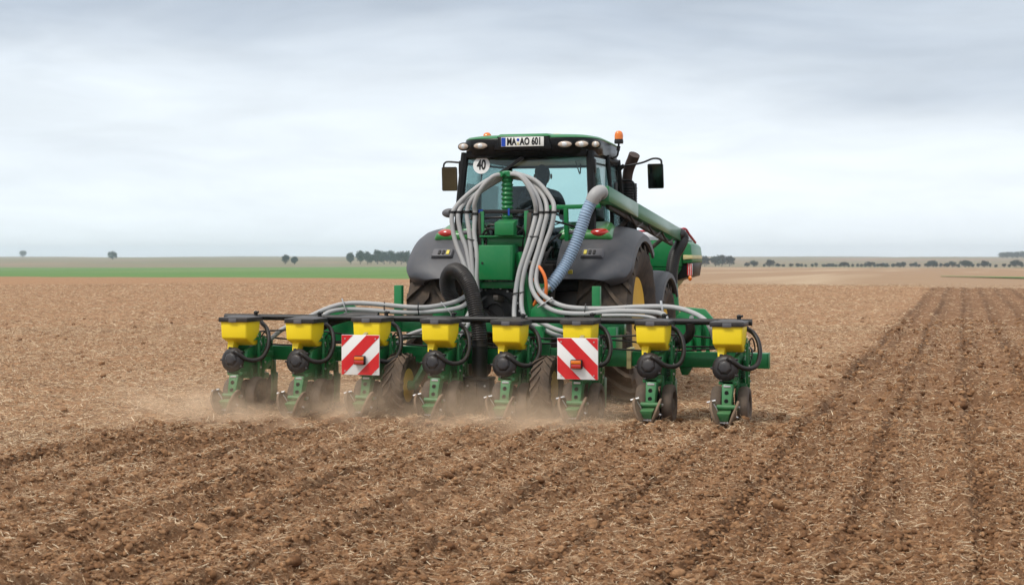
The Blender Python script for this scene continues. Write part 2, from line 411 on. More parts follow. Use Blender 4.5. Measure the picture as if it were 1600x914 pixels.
def soil_material():
    m, nt, b = new_mat('tilled_soil')
    geo = node(nt, 'ShaderNodeNewGeometry'); pos = geo.outputs['Position']
    at = node(nt, 'ShaderNodeAttribute', attribute_name='planted')
    big = noise(nt, pos, 0.35, 4, 0.6)
    mid = noise(nt, pos, 3.2, 5, 0.65)
    fine = noise(nt, pos, 26, 4, 0.7)
    vfine = noise(nt, pos, 95, 3, 0.7)
    dry = mixc(nt, mid, (0.305, 0.157, 0.077), (0.43, 0.240, 0.126))
    moist = mixc(nt, mid, (0.135, 0.061, 0.027), (0.255, 0.130, 0.062))
    pf = mth(nt, 'MULTIPLY', at.outputs['Fac'], mth(nt, 'MULTIPLY_ADD', big, 0.9, 0.42), clamp=True)
    c = mixc(nt, pf, dry, moist)
    ar = node(nt, 'ShaderNodeAttribute', attribute_name='row')
    c = mixc(nt, mth(nt, 'MULTIPLY', ar.outputs['Fac'], 0.85, clamp=True), c, (0.085, 0.039, 0.018))
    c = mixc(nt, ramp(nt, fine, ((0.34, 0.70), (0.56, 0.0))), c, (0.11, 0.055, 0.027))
    spk = noise(nt, pos, 7.0, 3, 0.75)
    c = mixc(nt, ramp(nt, spk, ((0.36, 0.55), (0.50, 0.0))), c, (0.15, 0.078, 0.038))
    c = mixc(nt, ramp(nt, spk, ((0.54, 0.0), (0.68, 0.42))), c, (0.50, 0.325, 0.190))
    # chopped straw and chaff too small to build
    mpn = node(nt, 'ShaderNodeMapping'); nt.links.new(pos, mpn.inputs[0]); mpn.inputs['Scale'].default_value = (34, 90, 40); mpn.inputs['Rotation'].default_value = (0, 0, 0.5)
    mpm = node(nt, 'ShaderNodeMapping'); nt.links.new(pos, mpm.inputs[0]); mpm.inputs['Scale'].default_value = (90, 30, 40); mpm.inputs['Rotation'].default_value = (0, 0, 0.9)
    s1 = ramp(nt, noise(nt, mpn.outputs[0], 1.0, 2, 0.6), ((0.60, 0.0), (0.70, 1.0)))
    s2 = ramp(nt, noise(nt, mpm.outputs[0], 1.0, 2, 0.6), ((0.61, 0.0), (0.70, 1.0)))
    st = mth(nt, 'MAXIMUM', s1, s2)
    amt = mth(nt, 'MULTIPLY', st, mth(nt, 'MULTIPLY_ADD', at.outputs['Fac'], -0.42, 0.68))
    c = mixc(nt, amt, c, (0.64, 0.455, 0.27))
    nt.links.new(c, b.inputs['Base Color'])
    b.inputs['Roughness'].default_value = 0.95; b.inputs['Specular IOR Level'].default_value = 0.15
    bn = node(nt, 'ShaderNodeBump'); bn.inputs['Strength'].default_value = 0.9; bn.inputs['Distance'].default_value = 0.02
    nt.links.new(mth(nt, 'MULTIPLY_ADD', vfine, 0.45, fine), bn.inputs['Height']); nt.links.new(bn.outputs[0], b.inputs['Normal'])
    return m
M['soil'] = soil_material()

fine_a = np.radians(np.linspace(-25, 25, 720))
coarse = np.radians(np.concatenate([np.linspace(25, 180, 110)[1:], np.linspace(-180, -25, 110)[1:-1]]))
ANG = np.concatenate([fine_a, coarse])
edge = np.interp(np.tan(np.clip(ANG, -0.6, 0.54)), EDGE_U, EDGE_D)
rad = [0.4]
while rad[-1] < 5.5: rad.append(rad[-1] + 0.12)
while rad[-1] < 30: rad.append(rad[-1] * 1.0024)
rad = np.array(rad); N2 = 170
tt = np.linspace(0, 1, N2 + 1)[1:]
D = np.concatenate([np.repeat(rad[:, None], len(ANG), 1), rad[-1] * (edge[None, :] / rad[-1]) ** tt[:, None]], 0)
A2 = np.repeat(ANG[None, :], D.shape[0], 0)
FX, FY = cam_polar(A2, D)
CELL = np.maximum(np.gradient(D, axis=0), D * np.abs(np.gradient(np.unwrap(ANG)))[None, :].clip(0.0012, 0.03) * 0.8)
FZ = height(FX, FY, CELL)
def far_roll(x, y, d, e): return -0.06 * sst(0.90, 1.0, d / e) + 0.14 * (vn(x * 0.035, y * 0.03, 41) - 0.5) * sst(25, 60, d)
def ground_z(x, y, d):
    a = np.arctan2((x - CAM.x) * RGT[0] + (y - CAM.y) * RGT[1], (x - CAM.x) * FWD[0] + (y - CAM.y) * FWD[1])
    e = np.interp(np.tan(np.clip(a, -0.6, 0.54)), EDGE_U, EDGE_D)
    return height(x, y, np.maximum(0.02, np.where(d < 30, d * 0.0024, d * 0.008))) + far_roll(x, y, d, e)
roll = far_roll(FX, FY, D, edge[None, :]) # -0.25 * sst(0.80, 1.0, D / edge[None, :]) + 0.22 * (vn(FX * 0.035, FY * 0.03, 41) - 0.5) * sst(25, 60, D)
FZ = FZ + roll
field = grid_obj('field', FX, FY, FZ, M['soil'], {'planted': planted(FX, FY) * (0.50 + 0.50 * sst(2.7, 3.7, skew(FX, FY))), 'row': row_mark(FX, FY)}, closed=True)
field['kind'] = 'structure'

ZD = [0, 95, 150, 250, 400, 700, 1200, 2000, 3000, 4500, 6000]
ZZ = [-0.45, -0.40, -0.45, -0.75, -1.55, -3.2, -5.5, -2.4, 1.2, 2.2, 3.0]
def land_z(x, y, d): return np.interp(d, ZD, ZZ) + (vn(x * 0.004, y * 0.004, 51) - 0.5) * np.interp(d, [80, 400, 1500, 4000], [0.0, 0.7, 2.0, 5.0])
def field_material(name, c1, c2, s=0.02, stripe=None, c3=None):
    m, nt, b = new_mat(name)
    geo = node(nt, 'ShaderNodeNewGeometry'); pos = geo.outputs['Position']
    c = mixc(nt, noise(nt, pos, s, 5, 0.6), c1, c2)
    if stripe:
        mpn = node(nt, 'ShaderNodeMapping'); nt.links.new(pos, mpn.inputs[0]); mpn.inputs['Scale'].default_value = (stripe, stripe * 0.04, 1); mpn.inputs['Rotation'].default_value = (0, 0, 0.25)
        c = mixc(nt, ramp(nt, noise(nt, mpn.outputs[0], 1.0, 2, 0.5), ((0.52, 0.0), (0.66, 0.8))), c, c3)
    nt.links.new(c, b.inputs['Base Color']); b.inputs['Roughness'].default_value = 1.0; b.inputs['Specular IOR Level'].default_value = 0.1
    return m
M['crop'] = field_material('green_crop', (0.085, 0.175, 0.050), (0.125, 0.215, 0.070), 0.02, 0.05, (0.20, 0.23, 0.10))
M['stubble'] = field_material('pale_stubble', (0.27, 0.175, 0.105), (0.34, 0.225, 0.14), 0.015, 0.09, (0.42, 0.31, 0.205))
M['far'] = field_material('far_farmland', (0.25, 0.175, 0.12), (0.16, 0.17, 0.09), 0.0016, 0.006, (0.29, 0.19, 0.13))
def band(name, a0, a1, d0, d1, m, dz=0.0, na=80, nd=60):
    an = np.radians(np.linspace(a0, a1, na)); t = np.linspace(0, 1, nd)[:, None]
    e0 = d0(an)[None, :] if callable(d0) else np.full((1, na), float(d0))
    e1 = d1(an)[None, :] if callable(d1) else np.full((1, na), float(d1))
    d = e0 * (e1 / e0) ** t; a = np.repeat(an[None, :], nd, 0)
    x, y = cam_polar(a, d)
    o = grid_obj(name, x, y, land_z(x, y, d) + dz, m); o['kind'] = 'structure'; return o
def fe(an): return np.interp(np.tan(np.clip(an, -0.6, 0.54)), EDGE_U, EDGE_D) - 8
band('farmland', -180, 180, 60, 4500, M['far'], -0.06, 240, 150)
band('green_field', -50, -2.6, fe, 1050, M['crop'], 0.10, 120, 60)
band('stubble_field', -2.5, 60, fe, 1020, M['stubble'], 0.10, 140, 60)
band('grass_strip', 15.2, 45, lambda a: np.interp(np.degrees(a), [15.2, 18, 45], [181, 160, 110]), lambda a: np.interp(np.degrees(a), [15.2, 18, 45], [186, 172, 126]), M['crop'], 0.20, 40, 4)
band('meadow_strip', 5.5, 45, 1030, 1130, M['crop'], 0.25, 60, 6)

# ------------------------------------------------------------------ loose soil and straw (nobody could count them)
def proto_collection(name, meshes):
    c = bpy.data.collections.new(name)
    for i, me in enumerate(meshes):
        c.objects.link(bpy.data.objects.new(name + '_piece', me))
    return c
def scatter(name, pts, rots, scl, idx, coll, label, cat):
    me = bpy.data.meshes.new(name)
    me.vertices.add(len(pts)); me.vertices.foreach_set('co', pts.astype(np.float32).ravel())
    for k, v in (('rot', rots), ('scl', scl)):
        a = me.attributes.new(k, 'FLOAT_VECTOR', 'POINT'); a.data.foreach_set('vector', v.astype(np.float32).ravel())
    a = me.attributes.new('pick', 'INT', 'POINT'); a.data.foreach_set('value', idx.astype(np.int32))
    o = bpy.data.objects.new(name, me); COL.objects.link(o)
    ng = bpy.data.node_groups.new(name, 'GeometryNodeTree')
    ng.interface.new_socket('Geometry', in_out='INPUT', socket_type='NodeSocketGeometry')
    ng.interface.new_socket('Geometry', in_out='OUTPUT', socket_type='NodeSocketGeometry')
    gi, go = ng.nodes.new('NodeGroupInput'), ng.nodes.new('NodeGroupOutput')
    ip = ng.nodes.new('GeometryNodeInstanceOnPoints')
    ci = ng.nodes.new('GeometryNodeCollectionInfo'); ci.inputs['Collection'].default_value = coll; ci.inputs['Separate Children'].default_value = True; ci.inputs['Reset Children'].default_value = True
    ip.inputs['Pick Instance'].default_value = True
    def attr(nm, t):
        n = ng.nodes.new('GeometryNodeInputNamedAttribute'); n.data_type = t; n.inputs['Name'].default_value = nm; return n.outputs['Attribute']
    L = ng.links.new
    L(gi.outputs[0], ip.inputs['Points']); L(ci.outputs[0], ip.inputs['Instance']); L(attr('pick', 'INT'), ip.inputs['Instance Index'])
    L(attr('rot', 'FLOAT_VECTOR'), ip.inputs['Rotation']); L(attr('scl', 'FLOAT_VECTOR'), ip.inputs['Scale']); L(ip.outputs[0], go.inputs[0])
    md = o.modifiers.new('scatter', 'NODES'); md.node_group = ng
    tag(o, label, cat, kind='stuff'); return o
def straw_material():
    m, nt, b = new_mat('straw')
    oi = node(nt, 'ShaderNodeObjectInfo')
    c = ramp(nt, oi.outputs['Random'], ((0.0, (0.20, 0.108, 0.054)), (0.40, (0.37, 0.228, 0.122)), (0.78, (0.56, 0.39, 0.23)), (1.0, (0.84, 0.69, 0.48))))
    nt.links.new(c, b.inputs['Base Color']); b.inputs['Roughness'].default_value = 0.6
    return m
def clod_material():
    m, nt, b = new_mat('soil_clod')
    oi = node(nt, 'ShaderNodeObjectInfo'); geo = node(nt, 'ShaderNodeNewGeometry')
    n1 = noise(nt, geo.outputs['Position'], 40, 4, 0.7)
    c = ramp(nt, oi.outputs['Random'], ((0.0, (0.150, 0.070, 0.032)), (0.5, (0.265, 0.136, 0.064)), (1.0, (0.40, 0.225, 0.115))))
    c = mixc(nt, ramp(nt, n1, ((0.40, 0.6), (0.62, 0.0))), c, (0.085, 0.044, 0.023))
    nt.links.new(c, b.inputs['Base Color']); b.inputs['Roughness'].default_value = 0.95; b.inputs['Specular IOR Level'].default_value = 0.15
    bn = node(nt, 'ShaderNodeBump'); bn.inputs['Strength'].default_value = 0.8; bn.inputs['Distance'].default_value = 0.01
    nt.links.new(n1, bn.inputs['Height']); nt.links.new(bn.outputs[0], b.inputs['Normal'])
    return m
M['straw'] = straw_material(); M['clod'] = clod_material()
def straw_mesh(seed):
    r = random.Random(seed); n = 4
    bend, tw = r.uniform(-0.35, 0.35), r.uniform(-0.2, 0.2)
    kink = r.random() < 0.35
    path = []
    for i in range(n):
        t = i / (n - 1) - 0.5
        y = bend * (0.25 - t * t) + (0.22 * max(0, t) if kink else 0)
        path.append((t, y, tw * (0.25 - t * t) * 2 + (0.16 * abs(t) if r.random() < 0.3 else 0)))
    mb = MB().tube(path, [0.030, 0.034, 0.030, 0.016], n=4, spline=False)
    me = bpy.data.meshes.new('straw_piece'); me.from_pydata(mb.v, [], mb.f); me.materials.append(M['straw'])
    return me
def clod_mesh(seed):
    r = random.Random(seed)
    bm = bmesh.new(); bmesh.ops.create_icosphere(bm, subdivisions=2, radius=1.0)
    ax = [Vector((r.gauss(0, 1), r.gauss(0, 1), r.gauss(0, 1))).normalized() for _ in range(9)]
    am = [r.uniform(-0.38, 0.28) for _ in ax]
    for v in bm.verts:
        d = v.co.normalized(); k = 1.0
        for a, q in zip(ax, am): k += q * max(0, d.dot(a)) ** 4
        v.co = d * max(0.55, k) * r.uniform(0.86, 1.12)
        v.co.z *= 0.78
    me = bpy.data.meshes.new('clod_piece'); bm.to_mesh(me); bm.free()
    me.polygons.foreach_set('use_smooth', [True] * len(me.polygons)); me.set_sharp_from_angle(angle=math.radians(70))
    me.materials.append(M['clod']); return me
def sample_ground(n, dmin, dmax, amax=25, power=1.0):
    """random ground points in the wedge the scene looks at; density falls off with distance for power < 2"""
    a = np.radians(RNG.uniform(-amax, amax, n)); u = RNG.random(n)
    d = (dmin ** power + u * (dmax ** power - dmin ** power)) ** (1 / power) if power > 0.01 else dmin * (dmax / dmin) ** u
    x, y = cam_polar(a, d); return x, y, d
straws = proto_collection('straw', [straw_mesh(s) for s in range(10)])
clods = proto_collection('clod', [clod_mesh(s) for s in range(8)])
def put_straw(n, dmin, dmax, power, smin, smax, thick=1.0):
    x, y, d = sample_ground(n, dmin, dmax, power=power)
    p = planted(x, y)
    keep = RNG.random(n) < (0.50 + 0.85 * vn(x * 1.4, y * 1.4, 61)) * (1.0 - 0.42 * p) * np.where((x > 3.1), 0.62, 1.0) * (1 - 0.75 * np.clip(row_mark(x, y), 0, 1))
    x, y, d = x[keep], y[keep], d[keep]; n = len(x)
    z = ground_z(x, y, d) + RNG.uniform(0.002, 0.02, n) * np.maximum(1, d / 25)
    tilt = RNG.normal(0, 0.22, n); up = RNG.random(n) < 0.06; tilt[up] = RNG.uniform(-1.1, 1.1, up.sum())
    L = smin + (smax - smin) * RNG.random(n) ** 2.4
    th = RNG.uniform(0.05, 0.10, n) * thick
    rots = np.stack([RNG.uniform(0, 6.3, n), tilt, RNG.uniform(0, 6.3, n)], 1)
    return np.stack([x, y, z], 1), rots, np.stack([L, th, th], 1)
parts_ = [put_straw(230000, 5.5, 16, 1.3, 0.016, 0.095, 0.80), put_straw(190000, 15, 40, 1.0, 0.04, 0.16, 1.25), put_straw(110000, 36, 100, 1.0, 0.10, 0.28, 1.7)]
sp_, sr_, ss_ = [np.concatenate([q[i] for q in parts_]) for i in range(3)]
straw = scatter('chopped_straw', sp_, sr_, ss_, RNG.integers(0, 10, len(sp_)), straws, 'pale chopped straw littering the tilled soil', 'straw')
def put_clods(n, dmin, dmax, power, smin, smax):
    x, y, d = sample_ground(n, dmin, dmax, power=power)
    p = planted(x, y)
    keep = RNG.random(n) < (0.16 + 0.84 * p) * (0.25 + 0.9 * vn(x * 1.1, y * 0.8, 71))
    x, y, d = x[keep], y[keep], d[keep]; n = len(x)
    S = smin + (smax - smin) * RNG.random(n) ** 4.5
    z = ground_z(x, y, d) + S * RNG.uniform(-0.35, 0.45, n)
    return np.stack([x, y, z], 1), np.stack([RNG.uniform(-0.5, 0.5, n), RNG.uniform(-0.5, 0.5, n), RNG.uniform(0, 6.3, n)], 1), np.stack([S * RNG.uniform(0.8, 1.3, n), S, S * RNG.uniform(0.6, 1.0, n)], 1)
parts_ = [put_clods(2200, 5.5, 22, 1.6, 0.024, 0.050), put_clods(200000, 5.5, 16, 1.3, 0.004, 0.026), put_clods(60000, 15, 45, 1.0, 0.012, 0.055)]
cp_, cr_, cs_ = [np.concatenate([q[i] for q in parts_]) for i in range(3)]
clod = scatter('soil_clods', cp_, cr_, cs_, RNG.integers(0, 8, len(cp_)), clods, 'loose brown clods of earth on the field', 'soil')

# ------------------------------------------------------------------ tractor
T = empty('tractor', (0, 3.0, 0))
tag(T, 'green tractor with grey rear fenders and glazed cab pulling the planter', 'tractor')

def tyre_mb(cx, cy, cz, R, W, nl, lh, lw, rim_r, sweep, seg=72):
    mb = MB()
    h = W / 2
    prof = [(rim_r - 0.03, -h * 0.70), (rim_r + 0.02, -h * 0.80), ((R + rim_r) / 2, -h * 1.0), (R - lh - 0.06, -h * 0.99), (R - lh - 0.012, -h * 0.86), (R - lh, -h * 0.45), (R - lh + 0.004, 0)]
    prof = prof + [(r, -x) for r, x in prof[-2::-1]]
    mb.lathe(prof, (cx, cy, cz), (1, 0, 0), seg)
    mb.f = mb.f[:-2]; mb.m = mb.m[:-2]
    for k in range(nl):
        for s in (-1, 1):
            a0 = 2 * math.pi * (k + (0.5 if s > 0 else 0)) / nl
            ts = (0.0, 0.25, 0.5, 0.75, 0.93, 1.0); V = []
            for t in ts:
                x = s * (h * (0.04 + 0.96 * t)); a = a0 + sweep * (1 - t) - 0.10 * sweep * math.sin(math.pi * t)
                ro = R if t < 0.9 else (R - lh * 0.45 if t < 0.99 else R - lh - 0.055)
                ri = R - lh - 0.02 if t < 0.99 else R - lh - 0.075
                wv = lw / R * (0.5 if t < 0.9 else 0.62)
                for rr, aa in ((ri, a - wv * 1.35), (ri, a + wv * 1.35), (ro, a + wv), (ro, a - wv)):
                    V.append((cx + x, cy - rr * math.cos(aa), cz + rr * math.sin(aa)))
            F = []
            for i in range(len(ts) - 1):
                for j in range(4): F.append((i * 4 + j, i * 4 + (j + 1) % 4, i * 4 + 4 + (j + 1) % 4, i * 4 + 4 + j))
            F += [(0, 3, 2, 1), tuple(len(V) - 4 + j for j in range(4))]
            mb.add(V, F)
    return mb
def wheel(parent, cx, cy, cz, R, W, nl, lh, lw, rim_r, sweep, name, dish=0.12):
    s = 1 if cx > 0 else -1
    rim = MB().lathe([(rim_r - 0.01, W * 0.36), (rim_r + 0.012, W * 0.37), (rim_r - 0.005, W * 0.33), (rim_r - 0.05, W * 0.25), (rim_r * 0.80, W * 0.22 - dish), (rim_r * 0.55, W * 0.20 - dish * 1.3), (rim_r * 0.42, W * 0.22 - dish), (rim_r * 0.40, W * 0.24 - dish * 0.4), (rim_r * 0.22, W * 0.26 - dish * 0.4), (rim_r * 0.20, W * 0.34 - dish * 0.4), (0.01, W * 0.34 - dish * 0.4)], (cx, cy, cz), (s, 0, 0), 48)
    rim.lathe([(rim_r - 0.01, -W * 0.36), (rim_r + 0.012, -W * 0.37), (rim_r - 0.005, -W * 0.33), (rim_r - 0.06, -W * 0.1), (rim_r - 0.06, W * 0.2)], (cx, cy, cz), (s, 0, 0), 48)
    for k in range(10):
        a = 2 * math.pi * k / 10
        c = (cx + s * (W * 0.21 - dish * 0.55), cy + rim_r * 0.31 * math.cos(a), cz + rim_r * 0.31 * math.sin(a))
        rim.cyl(c, (c[0] + s * 0.05, c[1], c[2]), 0.016, 6)
    o = mk(name, rim, 'wheel_yellow', parent, loc=(cx, cy, cz))
    mk('tyre', tyre_mb(cx, cy, cz, R, W, nl, lh, lw, rim_r, sweep), 'rubber', o)
    return o
for s in (-1, 1):
    wheel(T, s * 1.03, 3.0, 0.93, 0.95, 0.64, 20, 0.055, 0.062, 0.555, 0.36, 'rear_wheel')
    wheel(T, s * 0.93, 5.75, 0.66, 0.70, 0.50, 18, 0.045, 0.05, 0.40, 0.36, 'front_wheel', 0.08)

# chassis: gearbox, rear axle, engine block, front axle
c = MB()
c.box(-0.34, 0.34, 2.35, 4.6, 0.62, 1.28, 0.04)
c.box(-0.26, 0.26, 4.6, 7.1, 0.70, 1.25, 0.03)
c.cyl((-1.0, 3.0, 0.93), (1.0, 3.0, 0.93), 0.17, 20)
c.box(-0.85, 0.85, 5.65, 5.85, 0.56, 0.76, 0.03)
c.box(-0.20, 0.20, 6.9, 7.6, 0.55, 0.95, 0.03)
for s in (-1, 1):
    c.bar((s * 0.46, 2.75, 0.62), (s * 0.46, 1.35, 0.66), 0.06, 0.11, 0.012)
    c.bar((s * 0.40, 2.45, 1.42), (s * 0.46, 1.75, 0.70), 0.05, 0.05, 0.01)
    c.bar((s * 0.30, 2.75, 1.35), (s * 0.42, 2.35, 1.48), 0.09, 0.12, 0.02)
c.bar((0, 2.3, 1.15), (0, 1.3, 1.25), 0.06, 0.06, 0.01)
c.box(-0.42, 0.42, 2.28, 2.42, 1.0, 1.62, 0.03)
mk('chassis', c, 'steel_dark', T)
hyd = MB()
for i in range(4):
    hyd.box(-0.36 + i * 0.13, -0.26 + i * 0.13, 2.18, 2.30, 1.62, 1.86, 0.012)
for i in range(4):
    x = 0.24 + 0.06 * i
    hyd.tube([(x, 2.25, 1.7), (x + 0.03, 2.05, 1.75 + 0.06 * (i % 2)), (x - 0.05, 1.9, 1.55), (x - 0.12, 1.75, 1.3 - 0.05 * i)], 0.014, 8)
    hyd.tube([(-x + 0.05, 2.25, 1.75), (-x - 0.02, 2.0, 1.9 - 0.05 * i), (-x + 0.1, 1.85, 1.6), (-x + 0.14, 1.7, 1.25)], 0.014, 8)
mk('hydraulic_hoses', hyd, 'hose_black', T)

# hood and nose
hd = MB()
ring = lambda y, hw, zt: [(-hw, y, 1.22), (hw, y, 1.22), (hw, y, zt - 0.16), (hw - 0.10, y, zt - 0.02), (0.0, y, zt + 0.03), (-hw + 0.10, y, zt - 0.02), (-hw, y, zt - 0.16)]
R_ = [ring(4.72, 0.46, 2.08), ring(5.6, 0.45, 2.02), ring(6.5, 0.42, 1.92), ring(7.05, 0.38, 1.78), ring(7.2, 0.32, 1.62)]
V = sum(R_, []); F = [(i * 7 + j, i * 7 + (j + 1) % 7, i * 7 + 7 + (j + 1) % 7, i * 7 + 7 + j) for i in range(4) for j in range(7)] + [tuple(range(6, -1, -1)), tuple(range(28, 35))]
hd.add(V, F)
mk('hood', hd, 'green', T, 40)

# cab: pillars and sills as one frame, panes as parts
W_R, W_F = 0.78, 0.72
cf = MB()
rear_low, rear_top = 2.44, 2.66
for s in (-1, 1):
    cf.tube([(s * 0.82, rear_low + 0.02, 1.55), (s * 0.815, 2.55, 2.2), (s * 0.77, rear_top, 2.95)], 0.05, 8)       # rear pillars
    cf.tube([(s * 0.86, 3.45, 1.35), (s * 0.865, 3.45, 2.2), (s * 0.80, 3.5, 2.95)], 0.026, 8)                        # door pillars
    cf.tube([(s * 0.76, 4.5, 1.35), (s * 0.77, 4.62, 2.1), (s * 0.72, 4.5, 2.95)], 0.038, 8)                          # front pillars
    cf.bar((s * 0.84, 2.5, 1.62), (s * 0.78, 4.55, 1.42), 0.06, 0.10, 0.02)
    cf.bar((s * 0.78, 2.64, 2.92), (s * 0.72, 4.5, 2.92), 0.06, 0.07, 0.02)
    cf.box(s * 0.80 - 0.04, s * 0.80 + 0.04, 2.60, 2.70, 2.68, 2.86, 0.02)                                           # air vents on the rear pillars
cf.box(-0.80, 0.80, 2.46, 2.54, 1.50, 1.66, 0.02)
cf.box(-0.74, 0.74, 2.60, 2.70, 2.885, 2.97, 0.01)
cf.box(-0.70, 0.70, 4.46, 4.54, 2.86, 2.95, 0.01)
cf.box(-0.74, 0.74, 4.48, 4.60, 1.35, 1.62, 0.02)
mk('cab_frame', cf, 'cab_black', T)
body = MB()
body.hexa([(-0.80, 2.56, 1.30), (0.80, 2.56, 1.30), (0.74, 4.5, 1.30), (-0.74, 4.5, 1.30), (-0.80, 2.56, 1.42), (0.80, 2.56, 1.42), (0.74, 4.5, 1.42), (-0.74, 4.5, 1.42)], 0.02)
body.box(-0.45, 0.45, 2.58, 3.2, 1.42, 1.70, 0.04)
for s in (-1, 1): body.box(min(s * 0.46, s * 0.79), max(s * 0.46, s * 0.79), 2.58, 3.55, 1.42, 1.98, 0.05)
body.box(-0.55, 0.45, 4.2, 4.48, 1.42, 1.95, 0.05)
body.box(-0.70, -0.22, 4.24, 4.34, 1.98, 2.62, 0.03)
body.box(0.48, 0.66, 3.7, 4.2, 1.95, 2.12, 0.03)
body.box(0.50, 0.64, 4.05, 4.12, 2.12, 2.36, 0.02)
body.box(-0.16, 0.12, 3.95, 4.25, 1.42, 2.05, 0.04)
mk('cab_interior', body, 'trim', T)
hl = MB().hexa([(-0.74, 2.70, 2.90), (0.74, 2.70, 2.90), (0.68, 4.45, 2.90), (-0.68, 4.45, 2.90), (-0.74, 2.70, 2.93), (0.74, 2.70, 2.93), (0.68, 4.45, 2.93), (-0.68, 4.45, 2.93)])
hl.tube([(0.30, 4.2, 2.88), (0.36, 3.9, 2.75), (0.40, 3.5, 2.88)], 0.008, 6)
hl.box(0.40, 0.50, 4.28, 4.36, 2.60, 2.72, 0.02)
hl.tube([(0.46, 4.30, 2.62), (0.40, 4.2, 2.52), (0.42, 4.15, 2.42)], 0.008, 6)
hl.tube([(0.45, 4.40, 2.90), (0.47, 4.38, 2.5), (0.42, 4.36, 2.05)], 0.012, 6)
mk('headliner', hl, 'liner', T)
def pane(name, q, t, mat_='glass', lab=None):
    a, b, d = Vector(q[0]), Vector(q[1]), Vector(q[3]); n = (b - a).cross(d - a).normalized() * t
    m = MB().hexa([tuple(Vector(p) - n / 2) for p in q] + [tuple(Vector(p) + n / 2) for p in q])
    o = mk(name, m, mat_, T, 0)
    if lab: o['label'] = lab
    return o
pane('rear_window', [(-0.775, 2.50, 1.68), (0.775, 2.50, 1.68), (0.725, 2.655, 2.90), (-0.725, 2.655, 2.90)], 0.006)
for s in (-1, 1):
    pane('quarter_window', [(s * 0.845, 2.58, 1.72), (s * 0.865, 3.42, 1.62), (s * 0.80, 3.46, 2.89), (s * 0.785, 2.72, 2.89)], 0.006)
    pane('door_window', [(s * 0.865, 3.48, 1.45), (s * 0.785, 4.55, 1.45), (s * 0.735, 4.50, 2.89), (s * 0.80, 3.53, 2.89)], 0.006)
    mk('door_handle', MB().box(s * 0.875 - 0.012, s * 0.875 + 0.012, 3.56, 3.70, 2.30, 2.62, 0.01), 'trim', T)
pane('windscreen', [(-0.72, 4.60, 1.62), (0.72, 4.60, 1.62), (0.68, 4.50, 2.86), (-0.68, 4.50, 2.86)], 0.006)
# seat, steering wheel
st = MB().box(-0.30, 0.22, 3.25, 3.75, 1.78, 1.92, 0.05).box(-0.26, 0.18, 3.18, 3.30, 1.90, 2.42, 0.05).box(-0.10, 0.30, 3.30, 3.42, 1.42, 1.80, 0.03)
st.box(-0.17, 0.09, 3.19, 3.28, 2.44, 2.60, 0.04)
mk('driver_seat', st, 'seat', T)
st2 = MB().box(-0.72, -0.36, 3.0, 3.4, 1.80, 1.92, 0.05).box(-0.70, -0.38, 2.92, 3.02, 1.90, 2.28, 0.05)
mk('passenger_seat', st2, 'seat', T)
sw = MB()
th = [2 * math.pi * i / 40 for i in range(40)]
sw.tube([(-0.04 + 0.19 * math.cos(a), 4.02 + 0.13 * math.sin(a), 2.12 + 0.13 * math.sin(a)) for a in th + [0]], 0.016, 8, spline=False, caps=False)
for a in (0.3, 2.84, 4.71): sw.bar((-0.04, 4.02, 2.10), (-0.04 + 0.18 * math.cos(a), 4.02 + 0.12 * math.sin(a), 2.12 + 0.12 * math.sin(a)), 0.03, 0.015)
sw.cyl((-0.04, 4.02, 2.10), (-0.04, 4.15, 1.95), 0.04, 12)
mk('steering_wheel', sw, 'black', T)

# roof: green shell over a black rim
def slab(layers, n=56, e=5.0):
    """layers: z, half width at the rear, half width at the front, y rear, y front; superellipse outline"""
    mb = MB(); V = []
    for z, hr, hf, y0, y1 in layers:
        for k in range(n):
            a = 2 * math.pi * k / n; ca, sa = math.cos(a), math.sin(a)
            ux = math.copysign(abs(ca) ** (2 / e), ca); uy = math.copysign(abs(sa) ** (2 / e), sa)
            t = (uy + 1) / 2
            V.append((ux * (hr + (hf - hr) * t), y0 + (y1 - y0) * t - (0.05 * (1 - ux * ux) if uy < 0 else -0.06 * (1 - ux * ux)) , z))
    L = len(layers)
    F = [(i * n + k, i * n + (k + 1) % n, (i + 1) * n + (k + 1) % n, (i + 1) * n + k) for i in range(L - 1) for k in range(n)]
    F += [tuple(range(n - 1, -1, -1)), tuple(range((L - 1) * n, L * n))]
    return mb.add(V, F)
rm = slab([(2.885, 0.78, 0.66, 2.60, 4.60), (2.90, 0.82, 0.70, 2.57, 4.66), (2.935, 0.855, 0.74, 2.545, 4.74), (3.085, 0.872, 0.745, 2.53, 4.74), (3.105, 0.862, 0.735, 2.54, 4.72)])
rim_o = mk('roof_rim', rm, 'black_gloss', T, 40)
rs = slab([(3.098, 0.862, 0.745, 2.545, 4.75), (3.112, 0.866, 0.75, 2.54, 4.76), (3.136, 0.835, 0.72, 2.57, 4.70), (3.155, 0.74, 0.62, 2.68, 4.55), (3.168, 0.5, 0.42, 2.95, 4.3)])
roof = mk('roof', rs, 'green', T, 50)
hump = MB().hexa([(-0.36, 2.46, 2.955), (0.36, 2.46, 2.955), (0.36, 2.70, 2.95), (-0.36, 2.70, 2.95), (-0.31, 2.47, 3.125), (0.31, 2.47, 3.125), (0.30, 2.8, 3.15), (-0.30, 2.8, 3.15)], 0.025)
mk('plate_housing', hump, 'black_gloss', T)
cap = MB().hexa([(-0.33, 2.475, 3.122), (0.33, 2.475, 3.122), (0.38, 2.95, 3.14), (-0.38, 2.95, 3.14), (-0.29, 2.50, 3.155), (0.29, 2.50, 3.155), (0.33, 2.95, 3.176), (-0.33, 2.95, 3.176)], 0.012)
mk('roof_cap', cap, 'green', T)
npo = mk('number_plate', MB().box(-0.26, 0.26, 2.444, 2.456, 3.002, 3.115, 0.004), 'plate_white', T)
